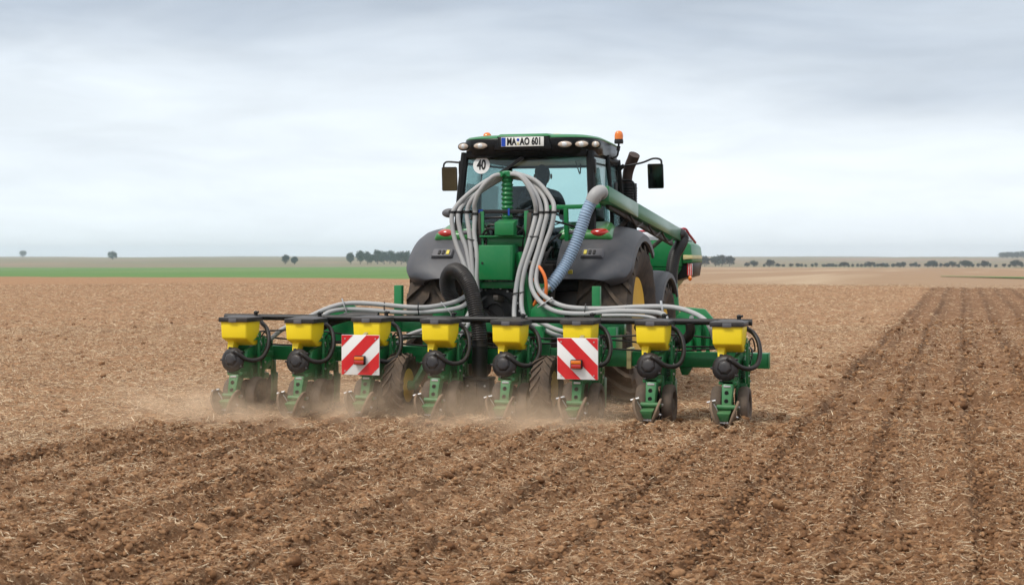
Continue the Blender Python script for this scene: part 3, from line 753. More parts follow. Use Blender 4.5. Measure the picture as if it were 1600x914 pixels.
mk('plate_strip', MB().box(-0.256, -0.205, 2.4405, 2.4435, 3.007, 3.110), 'plate_blue', npo)
tx = MB()
for body_, x in (('MA', -0.132), ('AO', 0.030), ('601', 0.172)):
    tx.merge(shift(text_mb(body_, 0.118, 0.0042, 0.66, 0.001, 1.02), (x, 2.441, 3.0585)))
mk('plate_lettering', tx, 'ink', npo, 0)
mk('plate_seal', MB().cyl((-0.052, 2.443, 3.082), (-0.052, 2.440, 3.082), 0.017, 16), 'plate_blue', npo)
mk('plate_seal', MB().cyl((-0.052, 2.443, 3.035), (-0.052, 2.440, 3.035), 0.014, 16), 'cream', npo)
for x, yy, rx in ((-0.76, 2.555, 0.062), (-0.53, 2.50, 0.085), (0.50, 2.50, 0.085), (0.70, 2.515, 0.080), (0.848, 2.60, 0.048)):
    b = MB().ball((x, yy + 0.015, 3.022), (rx + 0.012, 0.024, 0.050), 24, 8, (0, 1, 0))
    b.mat(1).ball((x, yy + 0.002, 3.022), (rx, 0.024, 0.038), 24, 8, (0, 1, 0))
    b.mat(2).ball((x, yy - 0.002, 3.022), (rx * 0.60, 0.023, 0.034), 16, 8, (0, 1, 0))
    mk('work_light', b, ['black_gloss', 'lens_amber_rim', 'lens_clear'], T, 60)
# speed disc on the rear glass
sg = mk('speed_sign', MB().lathe([(0.104, 0), (0.104, 0.004)], (-0.555, 2.628, 2.80), (0, -1, 0.13), 40), 'white', T)
dg = text_mb('40', 0.165, 0.0055, 0.66, 0.001); dg.xf(Matrix.Translation((-0.555, 2.621, 2.80)) @ Matrix.Rotation(-0.127, 4, 'X'))
mk('sign_digits', dg, 'ink', sg, 0)
wp = MB().bar((0.02, 2.56, 2.93), (-0.20, 2.575, 2.77), 0.022, 0.02).bar((-0.02, 2.575, 2.88), (-0.33, 2.58, 2.69), 0.016, 0.03).box(-0.04, 0.10, 2.55, 2.62, 2.90, 2.95, 0.01)
mk('wiper', wp, 'black', T)
# beacons and the aerial dome on the roof
def beacon(x, y, z0, stalk):
    b = MB().lathe([(0.055, 0), (0.058, 0.03), (0.052, 0.055)], (x, y, z0), (0, 0, 1), 20)
    o = mk('beacon', b, 'black', T)
    mk('beacon_lens', MB().lathe([(0.054, 0.056), (0.055, 0.10), (0.048, 0.135), (0.030, 0.156), (0.01, 0.162)], (x, y, z0), (0, 0, 1), 20), 'lens_orange', o, 60)
    mk('beacon_stalk', stalk, 'black', o)
beacon(0.86, 3.9, 3.12, MB().tube([(0.73, 3.86, 2.93), (0.80, 3.88, 2.945), (0.845, 3.9, 2.98), (0.86, 3.9, 3.12)], 0.012, 8).cyl((0.85, 3.9, 3.03), (0.86, 3.9, 3.09), 0.022, 10))
beacon(-0.68, 3.3, 3.085, MB().cyl((-0.68, 3.3, 3.05), (-0.68, 3.3, 3.09), 0.03, 10))
mk('aerial_dome', MB().lathe([(0.15, 3.165), (0.15, 3.20), (0.12, 3.235), (0.05, 3.25)], (0.08, 3.8, 0), (0, 0, 1), 28), 'cream', T)
# mirrors
for s, tilt in ((-1, 0.12), (1, -0.10)):
    x0 = -1.49 if s < 0 else 1.22; y0 = 4.36
    am = mk('mirror_arm', MB().tube([(s * 0.76, 4.46, 2.86), (s * 1.05, 4.40, 2.905), (x0 - s * 0.01, y0, 2.955), (x0 + s * 0.085, y0, 2.94), (x0 + s * 0.10, y0, 2.88)], 0.013, 8).bar((s * 0.74, 4.46, 2.82), (s * 0.82, 4.44, 2.88), 0.04, 0.05, 0.01), 'black', T)
    mr = MB().hexa([(-0.11, 0.00, -0.18), (0.11, 0.0, -0.18), (0.09, 0.06, -0.16), (-0.09, 0.06, -0.16), (-0.11, 0.0, 0.15), (0.11, 0.0, 0.15), (0.09, 0.06, 0.13), (-0.09, 0.06, 0.13)], 0.02)
    mx_ = Matrix.Translation((x0 + s * 0.02, y0, 2.745)) @ Matrix.Rotation(tilt, 4, 'Z') @ Matrix.Rotation(0.12, 4, 'X')
    hm = mk('mirror', mr.xf(mx_), 'black', T)
    gl = MB().hexa([(-0.097, -0.004, -0.165), (0.097, -0.004, -0.165), (0.097, 0.001, -0.165), (-0.097, 0.001, -0.165), (-0.097, -0.004, 0.135), (0.097, -0.004, 0.135), (0.097, 0.001, 0.135), (-0.097, 0.001, 0.135)]).xf(mx_)
    mk('mirror_glass', gl, 'mirror', hm, 0)
mk('wide_mirror', MB().ball((-1.27, 3.62, 2.26), (0.105, 0.05, 0.06), 20, 10, (0, 1, 0)).tube([(-0.88, 3.6, 2.30), (-1.1, 3.62, 2.33), (-1.25, 3.63, 2.30)], 0.010, 8), 'lid_grey', T)
# exhaust
ex = MB().tube([(0.82, 4.75, 1.5), (0.82, 4.75, 2.66)], [0.105, 0.105], 24, spline=False)
for i in range(10): ex.lathe([(0.105, 0), (0.111, 0.008), (0.111, 0.016), (0.105, 0.024)], (0.82, 4.75, 2.28 + i * 0.034), (0, 0, 1), 24, closed=True)
exo = mk('exhaust', ex, 'black', T)
mk('exhaust_pipe', MB().tube([(0.80, 4.75, 2.60), (0.80, 4.75, 2.74), (0.825, 4.74, 2.86), (0.88, 4.70, 2.97), (0.91, 4.67, 3.03)], [0.062, 0.066, 0.07, 0.073, 0.074], 20), 'rust', exo)
mk('exhaust_guard', MB().tube([(0.70, 4.62, 2.68), (0.86, 4.60, 2.69), (0.925, 4.60, 2.60), (0.94, 4.60, 2.2), (0.94, 4.60, 1.7)], 0.014, 8), 'black', exo)

# rear fenders
def fender_mb(s, xi, xo, cy, cz, R, a0, a1, n, crown=0.13, round_a=14, drop=0.0):
    prof_n = 12; V = []; rows = []
    for i in range(n + 1):
        a = math.radians(a0 + (a1 - a0) * i / n)
        da = (a1 - a0) * i / n
        k = math.sqrt(max(0, 1 - (1 - min(1, da / round_a)) ** 2))
        xoo = xo - 0.22 * (1 - k)
        ring = []
        pts = [(xi, -0.10), (xi, 0.0)]
        for j in range(prof_n + 1):
            t = j / prof_n; x = xi + (xoo - xi) * t
            q = max(0, (t - 0.50) / 0.50)
            ring_r = -crown * (1 - math.sqrt(max(0, 1 - (q * 0.985) ** 2)))
            pts.append((x, ring_r + 0.002))
        pts.append((xoo + 0.004, -crown - 0.05)); pts.append((xoo - 0.025, -crown - 0.06))
        for j in range(prof_n, -1, -1):
            t = j / prof_n; x = xi + 0.015 + (xoo - 0.03 - xi - 0.015) * t
            q = max(0, (t - 0.50) / 0.50)
            pts.append((x, -crown * (1 - math.sqrt(max(0, 1 - (q * 0.985) ** 2))) - 0.018))
        pts.append((xi + 0.015, -0.10))
        for x, r in pts:
            rr = R + r
            V.append((s * x, cy - rr * math.cos(a), cz + rr * math.sin(a)))
        m = len(pts)
    F = [(i * m + j, i * m + (j + 1) % m, (i + 1) * m + (j + 1) % m, (i + 1) * m + j) for i in range(n) for j in range(m)]
    F += [tuple(range(m)), tuple(range(n * m + m - 1, n * m - 1, -1))]
    return MB().add(V, F)
for s in (-1, 1):
    fo = mk('rear_fender', fender_mb(s, 0.50, 1.36, 3.0, 0.94, 1.13, 27, 128, 36), 'fender', T, 40)
    # switch box with its yellow button
    xc = s * 0.90
    def onf(x, a, r): return (x, 3.0 - (1.13 + r) * math.cos(math.radians(a)), 0.94 + (1.13 + r) * math.sin(math.radians(a)))
    sbx = MB().hexa([onf(xc - 0.15, 41, -0.03), onf(xc + 0.15, 41, -0.03), onf(xc + 0.14, 49, -0.03), onf(xc - 0.14, 49, -0.03), onf(xc - 0.12, 41.4, 0.05), onf(xc + 0.12, 41.4, 0.05), onf(xc + 0.12, 48, 0.035), onf(xc - 0.12, 48, 0.035)], 0.02)
    so = mk('switch_box', sbx, 'lid_grey', fo)
    def button(nm, x, w, m_):
        mk(nm, MB().hexa([onf(x - w, 42.4, 0.040), onf(x + w, 42.4, 0.040), onf(x + w, 45.6, 0.036), onf(x - w, 45.6, 0.036), onf(x - w, 42.4, 0.056), onf(x + w, 42.4, 0.056), onf(x + w, 45.6, 0.052), onf(x - w, 45.6, 0.052)]), m_, so, 0)
    button('switch_button', xc - s * 0.075, 0.017, 'sticker')
    button('switch_button', xc - s * 0.02, 0.014, 'black'); button('switch_button', xc + s * 0.03, 0.014, 'black')
    # green body panel above, with the tail light
    gp = MB().hexa([onf(s * 0.44 if s > 0 else -1.10, 58, -0.02), onf(1.10 if s > 0 else -0.44, 58, -0.02), onf(1.06 if s > 0 else -0.44, 84, -0.02), onf(s * 0.44 if s > 0 else -1.06, 84, -0.02),
                   onf(0.44 if s > 0 else -1.06, 59.5, 0.085), onf(1.06 if s > 0 else -0.44, 59.5, 0.085), onf(0.98 if s > 0 else -0.44, 82, 0.075), onf(0.44 if s > 0 else -0.98, 82, 0.075)], 0.045, 4)
    go_ = mk('fender_panel', gp, 'bright_green', T, 50)
    tlt = MB().ball(onf(s * 0.93, 61.5, 0.055), (0.115, 0.055, 0.052), 24, 10, (0, 1, 0))
    mk('tail_light', tlt, 'lens_red', go_, 60)
    mk('indicator', MB().ball(onf(s * 0.945, 63.2, 0.060), (0.085, 0.045, 0.035), 20, 8, (0, 1, 0)), 'lens_orange', go_, 60)
    a_, b_ = sorted((s * 0.53, s * 0.76))
    mk('panel_vent', MB().hexa([onf(a_, 59.5, 0.05), onf(b_, 59.5, 0.05), onf(b_, 62, 0.06), onf(a_, 62, 0.06), onf(a_, 59.4, 0.092), onf(b_, 59.4, 0.092), onf(b_, 62, 0.094), onf(a_, 62, 0.094)], 0.008), 'lid_grey', go_)
    mk('front_fender', fender_mb(s, 0.76, 1.20, 5.75, 0.66, 0.86, 18, 140, 24, 0.05, 6), 'fender', T, 40)
stk = MB().hexa([(0.655, 2.035, 1.490), (0.705, 2.035, 1.490), (0.705, 2.055, 1.492), (0.655, 2.055, 1.492), (0.655, 1.995, 1.552), (0.705, 1.995, 1.552), (0.705, 2.02, 1.555), (0.655, 2.02, 1.555)])
mk('sticker', stk, 'sticker', T, 0)
# grab rail in front of the rear window and green arm across
mk('window_rail', MB().bar((0.30, 2.40, 2.28), (0.98, 2.30, 2.29), 0.045, 0.05, 0.008).bar((0.55, 2.35, 2.27), (0.55, 2.45, 1.6), 0.05, 0.05, 0.008), 'green', T)
mk('window_post', MB().bar((-0.50, 2.42, 2.1), (-0.50, 2.44, 1.6), 0.05, 0.05, 0.008), 'green', T)

# ------------------------------------------------------------------ driver
def skin_obj(name, chains, m_, parent=None, loc=(0, 0, 0), levels=2):
    """chains: lists of (x, y, z, rx, ry); points given twice at the same place are welded"""
    bm = bmesh.new(); lay = bm.verts.layers.skin.verify(); seen = {}
    first = True
    for ch in chains:
        prev = None
        for x, y, z, rx, ry in ch:
            k = (round(x, 4), round(y, 4), round(z, 4))
            if k not in seen:
                v = bm.verts.new((x - loc[0], y - loc[1], z - loc[2])); v[lay].radius = (rx, ry); v[lay].use_root = first; first = False; seen[k] = v
            v = seen[k]
            if prev is not None: bm.edges.new((prev, v))
            prev = v
    me = bpy.data.meshes.new(name); bm.to_mesh(me); bm.free()
    me.materials.append(M[m_])
    o = bpy.data.objects.new(name, me); COL.objects.link(o)
    if parent: o.parent = parent
    else: o.location = loc
    sk = o.modifiers.new('skin', 'SKIN'); sk.use_smooth_shade = True
    o.modifiers.new('subdivision', 'SUBSURF').levels = levels; o.modifiers['subdivision'].render_levels = levels
    return o
DX, DY = -0.04, 3.42
dl = (DX, DY + 0.05, 1.92)
pel = (DX, DY, 2.00, 0.17, 0.13)
trunk = [pel, (DX, DY - 0.02, 2.16, 0.165, 0.12), (DX + 0.01, DY - 0.02, 2.32, 0.205, 0.135), (DX + 0.01, DY, 2.47, 0.15, 0.10), (DX + 0.015, DY + 0.02, 2.555, 0.066, 0.064), (DX + 0.02, DY + 0.035, 2.60, 0.058, 0.06),
         (DX + 0.025, DY + 0.05, 2.66, 0.080, 0.095), (DX + 0.03, DY + 0.045, 2.74, 0.083, 0.102), (DX + 0.03, DY + 0.04, 2.795, 0.058, 0.07)]
chains = [trunk]
for s in (-1, 1):
    sh = (DX + 0.01 + s * 0.22, DY, 2.45, 0.085, 0.085)
    elb = (DX + s * 0.27, DY + 0.20, 2.20, 0.052, 0.052); wr = (DX + s * 0.17, DY + 0.46, 2.20, 0.032, 0.036); pm = (DX + s * 0.155, DY + 0.53, 2.21, 0.036, 0.022)
    chains.append([trunk[3], sh, elb, wr, pm])
    for f in range(4):
        q = (f - 1.5) * 0.016
        chains.append([pm, (DX + s * 0.15 + q * 0.3, DY + 0.585, 2.215 + q, 0.0095, 0.0095), (DX + s * 0.15, DY + 0.615, 2.19 + q, 0.009, 0.009), (DX + s * 0.15, DY + 0.60, 2.165 + q * 0.8, 0.008, 0.008)])
    chains.append([pm, (DX + s * 0.12, DY + 0.555, 2.225, 0.010, 0.010), (DX + s * 0.105, DY + 0.59, 2.22, 0.009, 0.009)])
    kn = (DX + s * 0.16, DY + 0.48, 1.98, 0.075, 0.075)
    chains.append([pel, (DX + s * 0.11, DY + 0.06, 1.99, 0.095, 0.09), kn, (DX + s * 0.16, DY + 0.55, 1.55, 0.052, 0.055), (DX + s * 0.16, DY + 0.66, 1.46, 0.045, 0.035)])
person = skin_obj('person', chains, 'jacket', None, dl)
tag(person, 'driver in dark clothing seated at the wheel inside the tractor cab', 'person')
hr = MB().ball((DX + 0.028, DY + 0.025, 2.745), (0.098, 0.112, 0.095), 20, 12)
hr.v = [(x + 0.006 * math.sin(40 * z + 9 * x), y, z + 0.006 * math.sin(50 * x + 30 * y)) for x, y, z in hr.v]
mk('hair', hr, 'hair', None, 60, dl).parent = person; bpy.data.objects['hair'].location = (0, 0, 0)
face = MB().ball((DX + 0.03, DY + 0.085, 2.70), (0.078, 0.078, 0.105), 20, 14)
face.ball((DX + 0.03, DY + 0.165, 2.695), (0.014, 0.024, 0.026), 10, 8)
for s in (-1, 1):
    face.ball((DX + 0.03 + s * 0.105, DY + 0.05, 2.70), (0.014, 0.025, 0.034), 10, 8)
    face.mat(1).ball((DX + 0.03 + s * 0.032, DY + 0.152, 2.722), (0.013, 0.010, 0.008), 8, 6); face.mat(0)
face.mat(1).ball((DX + 0.03, DY + 0.155, 2.645), (0.026, 0.009, 0.006), 8, 6)
mk('face', face, ['skin', 'hair'], None, 60, dl).parent = person; bpy.data.objects['face'].location = (0, 0, 0)

# ------------------------------------------------------------------ front tank with its delivery line
FT = empty('front_tank', (0, 8.2, 0))
tag(FT, 'green front-mounted fertiliser tank with grey cover and long square delivery duct', 'tank')
tk = MB().hexa([(-0.80, 7.75, 1.18), (0.80, 7.75, 1.18), (0.80, 8.55, 1.18), (-0.80, 8.55, 1.18), (-1.05, 7.55, 1.55), (1.05, 7.55, 1.55), (1.05, 8.9, 1.55), (-1.05, 8.9, 1.55)], 0.03)
tk.box(-1.05, 1.05, 7.55, 8.9, 1.551, 1.945, 0.03)
mk('tank_body', tk, 'green', FT)
tp = MB().hexa([(-1.03, 7.57, 1.946), (1.03, 7.57, 1.946), (1.03, 8.88, 1.946), (-1.03, 8.88, 1.946), (-0.98, 7.62, 2.06), (0.98, 7.62, 2.06), (0.98, 8.83, 2.06), (-0.98, 8.83, 2.06)], 0.03)
mk('tank_cover', tp, 'tarp', FT)
rl = MB().tube([(-1.0, 7.52, 2.085), (0.98, 7.52, 2.085)], 0.016, 8, spline=False).tube([(0.98, 7.52, 2.085), (1.08, 7.7, 2.12), (1.12, 7.85, 2.04), (1.16, 8.2, 1.92)], 0.018, 8).tube([(0.98, 7.52, 2.085), (1.0, 7.6, 2.0), (1.03, 7.7, 1.95)], 0.014, 8)
mk('cover_rail', rl, 'red_bar', FT)
fw = MB().hexa([(1.05, 7.6, 1.60), (1.20, 7.65, 1.62), (1.20, 8.7, 1.62), (1.05, 8.8, 1.60), (1.05, 7.6, 1.93), (1.17, 7.68, 1.90), (1.17, 8.7, 1.86), (1.05, 8.8, 1.93)], 0.03)
mk('side_shroud', fw, 'green', FT)
mk('shroud_stripe', MB().hexa([(1.07, 7.590, 1.665), (1.206, 7.64, 1.675), (1.206, 8.6, 1.675), (1.07, 8.6, 1.665), (1.07, 7.590, 1.735), (1.198, 7.645, 1.730), (1.198, 8.6, 1.730), (1.07, 8.6, 1.735)], 0.008), 'cream', FT)
mk('support_bracket', MB().prism([(0.86, 7.7, 1.33), (1.17, 7.7, 1.42), (1.20, 7.7, 1.62), (0.88, 7.7, 1.60)], (0, 0.9, 0), 0.01), 'black', FT)
mb_ = MB().box(1.12, 1.195, 7.668, 7.690, 1.43, 1.61, 0.004)
mo = mk('marker_board', mb_, 'white', FT)
for i in range(3): mk('marker_stripe', MB().prism([(1.122 + i * 0.026, 7.664, 1.435), (1.137 + i * 0.026, 7.664, 1.435), (1.134 + i * 0.026, 7.664, 1.605), (1.119 + i * 0.026, 7.664, 1.605)], (0, 0.004, 0)), 'red', mo, 0)
mk('side_reflector', MB().ball((1.165, 7.66, 1.39), (0.03, 0.03, 0.04), 12, 8), 'lens_orange', FT, 60)
mk('tank_mount', MB().box(-0.55, 0.55, 7.5, 7.72, 0.6, 1.3, 0.03).box(-0.40, 0.40, 7.72, 8.6, 0.75, 1.2, 0.03), 'steel_dark', FT)
# square duct from the tank side to the cab's rear corner
A_, B_ = Vector((1.04, 2.06, 2.42)), Vector((1.09, 6.78, 2.02))
mid_ = A_.lerp(B_, 0.36)
mk('delivery_duct', MB().bar(A_, mid_ - (B_ - A_).normalized() * 0.008, 0.165, 0.18, 0.010), 'duct', FT)
mk('delivery_duct', MB().bar(mid_ + (B_ - A_).normalized() * 0.008, B_, 0.165, 0.18, 0.010), 'duct', FT)
dk = MB().bar(A_ + Vector((0, 0.3, -0.13)), B_ + Vector((0, -0.3, -0.13)), 0.05, 0.06, 0.01)
for t in (0.35, 0.6, 0.8): dk.tube([A_.lerp(B_, t - 0.08) + Vector((0.06, 0, -0.11)), A_.lerp(B_, t) + Vector((0.07, 0, -0.20)), A_.lerp(B_, t + 0.08) + Vector((0.06, 0, -0.12))], 0.014, 8)
dk.bar((1.05, 3.6, 2.2), (0.86, 3.5, 1.95), 0.05, 0.05, 0.01); dk.bar((1.0, 6.3, 1.97), (0.44, 6.4, 1.5), 0.05, 0.05, 0.01)
mk('duct_support', dk, 'steel_dark', FT)
elb_ = MB().tube([A_ + Vector((0, 0.06, 0)), A_ + Vector((-0.01, -0.06, 0.02)), A_ + Vector((-0.05, -0.12, -0.02)), A_ + Vector((-0.09, -0.12, -0.09))], 0.078, 20)
for q in (0, 1): elb_.lathe([(0.080, 0), (0.086, 0.006), (0.086, 0.020), (0.080, 0.026)], A_ + Vector((-0.004 - 0.055 * q, -0.02 - 0.09 * q, 0.012 - 0.045 * q)), (-0.2 - 0.3 * q, -1 + 0.5 * q, -q * 1.2), 20, closed=True)
mk('duct_elbow', elb_, 'hose_grey', FT)
def corr(path, r, pitch, amp, n=18):
    P = resample(path, pitch / 4)
    return MB().tube(P, lambda t, L=len(P): r + amp * (1, 0.25, -0.9, 0.25)[int(round(t * (L - 1))) % 4], n, spline=False)
mk('delivery_hose', corr([(0.955, 1.95, 2.35), (0.90, 1.90, 2.22), (0.86, 1.88, 2.09), (0.79, 1.84, 1.87), (0.69, 1.79, 1.64), (0.59, 1.70, 1.46), (0.50, 1.66, 1.35)], 0.066, 0.030, 0.006), 'hose_blue', FT, 80)
mk('delivery_hose', corr([(1.09, 6.74, 2.02), (1.13, 6.90, 2.03), (1.17, 6.95, 1.97), (1.14, 6.86, 1.86), (1.08, 6.78, 1.72), (1.05, 6.72, 1.5), (1.05, 6.70, 1.32)], 0.088, 0.026, 0.002), 'hose_black', FT, 80)
mk('delivery_pipe', MB().tube([(1.05, 6.70, 1.36), (1.07, 6.70, 1.1), (1.08, 6.72, 0.80), (1.0, 6.85, 0.68), (0.6, 7.3, 0.80)], 0.082, 20), 'green', FT)

# ------------------------------------------------------------------ planter
PL = empty('planter', (0, 0, 0))
tag(PL, 'eight-row green planter with yellow seed hoppers and red-white warning boards', 'planter')
tb = MB().box(-1.55, 1.55, 0.94, 1.12, 0.54, 0.72, 0.012)
mk('toolbar', tb, 'green', PL)
for s in (-1, 1):
    a_, b_ = sorted((s * 1.60, s * 3.03))
    w_ = mk('toolbar_wing', MB().box(a_, b_, 0.955, 1.105, 0.545, 0.705, 0.012), 'green', PL)
    a_, b_ = sorted((s * 1.55, s * 1.60))
    mk('bar_collar', MB().box(a_, b_, 0.92, 1.14, 0.52, 0.74, 0.008), 'cream', w_)
    a_, b_ = sorted((s * 3.03, s * 3.04))
    mk('bar_cap', MB().box(a_, b_, 0.952, 1.108, 0.542, 0.708, 0.003), 'green_dusty', w_)
fr = MB().box(-1.45, 1.45, 1.30, 1.42, 0.86, 0.98, 0.012)
for s in (-1, 1):
    for x in (0.55, 1.35): fr.box(s * x - 0.05, s * x + 0.05, 1.10, 1.45, 0.60, 0.95, 0.01)
    fr.box(s * 1.14 - 0.045, s * 1.14 + 0.045, 1.28, 1.36, 0.90, 1.385, 0.006)
    fr.prism([(s * 0.40, 1.37, 0.95), (s * 0.78, 1.37, 0.95), (s * 0.74, 1.37, 1.13), (s * 0.46, 1.37, 1.19), (s * 0.38, 1.37, 1.12)], (0, 0.05, 0), 0.008)
mk('frame', fr, 'green', PL)
ms = MB()
for s in (-1, 1):
    ms.bar((s * 0.42, 1.40, 0.80), (s * 0.20, 1.55, 1.75), 0.07, 0.09, 0.01)
    ms.bar((s * 0.26, 1.62, 1.35), (s * 0.26, 1.66, 2.22), 0.05, 0.03, 0.004)
ms.box(-0.30, 0.30, 1.50, 1.60, 1.35, 1.43, 0.01)
ms.box(-0.27, 0.24, 1.58, 1.80, 1.925, 1.945, 0.004)
ms.box(-0.20, 0.24, 1.66, 1.80, 1.82, 1.93, 0.004)
mk('mast', ms, 'green', PL)
for s in (-1, 1):
    h_ = MB()
    for i in range(8): h_.cyl((s * 0.26, 1.630, 1.50 + i * 0.085), (s * 0.26, 1.644, 1.50 + i * 0.085), 0.012, 8)
    mk('strut_rail', MB().bar((s * 0.27, 1.60, 1.45), (s * 0.30, 1.64, 2.20), 0.05, 0.014, 0.003), 'steel_dark', PL)
# control cabinet
cb = mk('control_cabinet', MB().box(-0.225, 0.165, 1.40, 1.66, 1.445, 1.835, 0.006), 'green', PL)
mk('cabinet_door', MB().box(-0.219, 0.150, 1.388, 1.402, 1.450, 1.828, 0.005), 'green', cb)
mk('cabinet_lock', MB().cyl((-0.178, 1.388, 1.635), (-0.178, 1.380, 1.635), 0.013, 12), 'black', cb)
mk('junction_box', MB().hexa([(-0.055, 1.45, 1.945), (0.165, 1.45, 1.945), (0.165, 1.60, 1.945), (-0.055, 1.60, 1.945), (-0.055, 1.45, 2.085), (0.165, 1.45, 2.085), (0.175, 1.62, 2.125), (-0.045, 1.62, 2.125)], 0.005), 'green', PL)
# fan
fan = MB().lathe([(0.30, 0.0), (0.315, -0.01), (0.315, -0.07), (0.30, -0.085), (0.23, -0.095), (0.20, -0.13), (0.11, -0.135), (0.10, -0.11), (0.01, -0.11)], (-0.09, 1.70, 1.07), (0, 1, 0), 48)
fan.bar((-0.28, 1.55, 1.02), (-0.10, 1.52, 0.86), 0.16, 0.30, 0.03)
fo_ = mk('fan_housing', fan, 'black', PL)
for k in range(20):
    a = 2 * math.pi * k / 20 + 0.1
    mk('bolt', MB().cyl((-0.09 + 0.285 * math.cos(a), 1.612, 1.07 + 0.285 * math.sin(a)), (-0.09 + 0.285 * math.cos(a), 1.598, 1.07 + 0.285 * math.sin(a)), 0.012, 6), 'zinc', fo_)
# distribution tower, head and clamp bar
P_ = [Vector((0.012, 1.74, 1.95 + 0.011 * i)) for i in range(62)]
tw = MB().tube(P_, lambda t: 0.062 + 0.009 * math.cos(2 * math.pi * t * 13), 20, spline=False)
two = mk('distribution_tower', tw, 'green', PL, 80)
hdm = MB().lathe([(0.066, 2.60), (0.075, 2.605), (0.075, 2.66), (0.05, 2.675), (0.02, 2.68)], (0.012, 1.74, 0), (0, 0, 1), 20)
for k in range(8):
    a = 2 * math.pi * (k + 0.5) / 8
    hdm.cyl((0.012 + 0.05 * math.cos(a), 1.74 + 0.05 * math.sin(a), 2.632), (0.012 + 0.12 * math.cos(a), 1.74 + 0.12 * math.sin(a), 2.635), 0.029, 10)
mk('distribution_head', hdm, 'green', two)
mk('clamp_bar', MB().box(-0.66, 0.64, 1.655, 1.685, 2.195, 2.235, 0.004), 'black', PL)
mk('band_clip', MB().box(-0.30, -0.25, 1.648, 1.654, 2.19, 2.24), 'plate_blue', PL)
mk('band_clip', MB().box(0.045, 0.065, 1.648, 1.654, 2.17, 2.25), 'plate_blue', PL)
HOSES = [
 [(-0.06, 1.76, 2.64), (-0.24, 1.75, 2.565), (-0.47, 1.70, 2.39), (-0.60, 1.63, 2.21), (-0.59, 1.60, 2.01), (-0.53, 1.57, 1.82), (-0.45, 1.53, 1.66), (-0.37, 1.48, 1.48), (-0.32, 1.43, 1.33), (-0.45, 1.38, 1.22), (-0.63, 1.30, 1.165), (-0.89, 1.2, 1.14), (-1.41, 1.15, 1.18), (-1.69, 1.1, 1.18), (-1.91, 1.05, 1.12), (-2.12, 1.0, 1.02), (-2.37, 0.93, 0.90), (-2.50, 0.86, 0.78)],
 [(-0.04, 1.80, 2.61), (-0.22, 1.83, 2.52), (-0.44, 1.76, 2.36), (-0.53, 1.63, 2.21), (-0.50, 1.60, 1.99), (-0.42, 1.57, 1.80), (-0.36, 1.52, 1.57), (-0.30, 1.46, 1.36), (-0.35, 1.40, 1.20), (-0.50, 1.30, 1.12), (-0.97, 1.2, 1.085), (-1.56, 1.13, 1.115), (-1.77, 1.08, 1.11), (-1.90, 1.0, 1.06), (-1.93, 0.88, 0.95), (-1.90, 0.80, 0.80)],
 [(-0.05, 1.71, 2.64), (-0.18, 1.65, 2.54), (-0.36, 1.63, 2.37), (-0.43, 1.63, 2.21), (-0.39, 1.58, 1.99), (-0.345, 1.53, 1.71), (-0.31, 1.48, 1.43), (-0.30, 1.38, 1.15), (-0.40, 1.22, 0.95), (-0.75, 1.15, 0.86), (-1.0, 0.95, 0.80)],
 [(-0.03, 1.67, 2.63), (-0.12, 1.60, 2.605), (-0.25, 1.58, 2.47), (-0.33, 1.60, 2.31), (-0.335, 1.63, 2.19), (-0.33, 1.58, 1.97), (-0.27, 1.50, 1.71), (-0.26, 1.45, 1.43), (-0.24, 1.38, 1.15), (-0.30, 1.1, 0.90), (-0.34, 0.9, 0.80)],
 [(0.06, 1.67, 2.64), (0.21, 1.60, 2.605), (0.33, 1.58, 2.44), (0.38, 1.60, 2.29), (0.375, 1.63, 2.18), (0.35, 1.56, 2.0), (0.30, 1.48, 1.77), (0.24, 1.42, 1.54), (0.21, 1.37, 1.29), (0.22, 1.28, 1.05), (0.30, 1.1, 0.88), (0.36, 0.92, 0.80)],
 [(0.07, 1.75, 2.645), (0.23, 1.69, 2.58), (0.38, 1.64, 2.40), (0.44, 1.63, 2.20), (0.42, 1.58, 2.04), (0.37, 1.50, 1.82), (0.30, 1.44, 1.57), (0.275, 1.39, 1.32), (0.34, 1.27, 1.05), (0.60, 1.2, 0.90), (0.85, 1.0, 0.84), (1.05, 0.9, 0.84)],
 [(0.05, 1.80, 2.61), (0.25, 1.83, 2.56), (0.44, 1.73, 2.38), (0.505, 1.63, 2.20), (0.475, 1.59, 2.02), (0.43, 1.52, 1.79), (0.38, 1.43, 1.54), (0.40, 1.36, 1.36), (0.52, 1.28, 1.21), (0.72, 1.2, 1.11), (1.02, 1.15, 1.09), (1.37, 1.15, 1.12), (1.73, 1.1, 1.12), (1.92, 1.02, 1.10), (1.98, 0.88, 1.02), (1.92, 0.80, 0.85)],
 [(0.07, 1.78, 2.66), (0.34, 1.77, 2.56), (0.54, 1.70, 2.35), (0.585, 1.63, 2.20), (0.555, 1.61, 2.02), (0.48, 1.55, 1.79), (0.43, 1.46, 1.54), (0.46, 1.38, 1.37), (0.59, 1.30, 1.25), (0.83, 1.22, 1.16), (1.22, 1.2, 1.145), (1.65, 1.15, 1.17), (2.01, 1.1, 1.17), (2.26, 1.0, 1.11), (2.42, 0.84, 1.02), (2.50, 0.80, 0.85)]]
for h in HOSES:
    ho = mk('seed_hose', MB().tube(h, 0.0265, 12, 7), 'hose_grey', PL, 60)
    q = min(h, key=lambda p: abs(p[2] - 2.2) + abs(p[1] - 1.63))
    mk('hose_clamp', MB().lathe([(0.031, -0.014), (0.035, -0.012), (0.035, 0.012), (0.031, 0.014)], q, (0.02, 0.05, 1), 14, closed=True), 'black', ho)
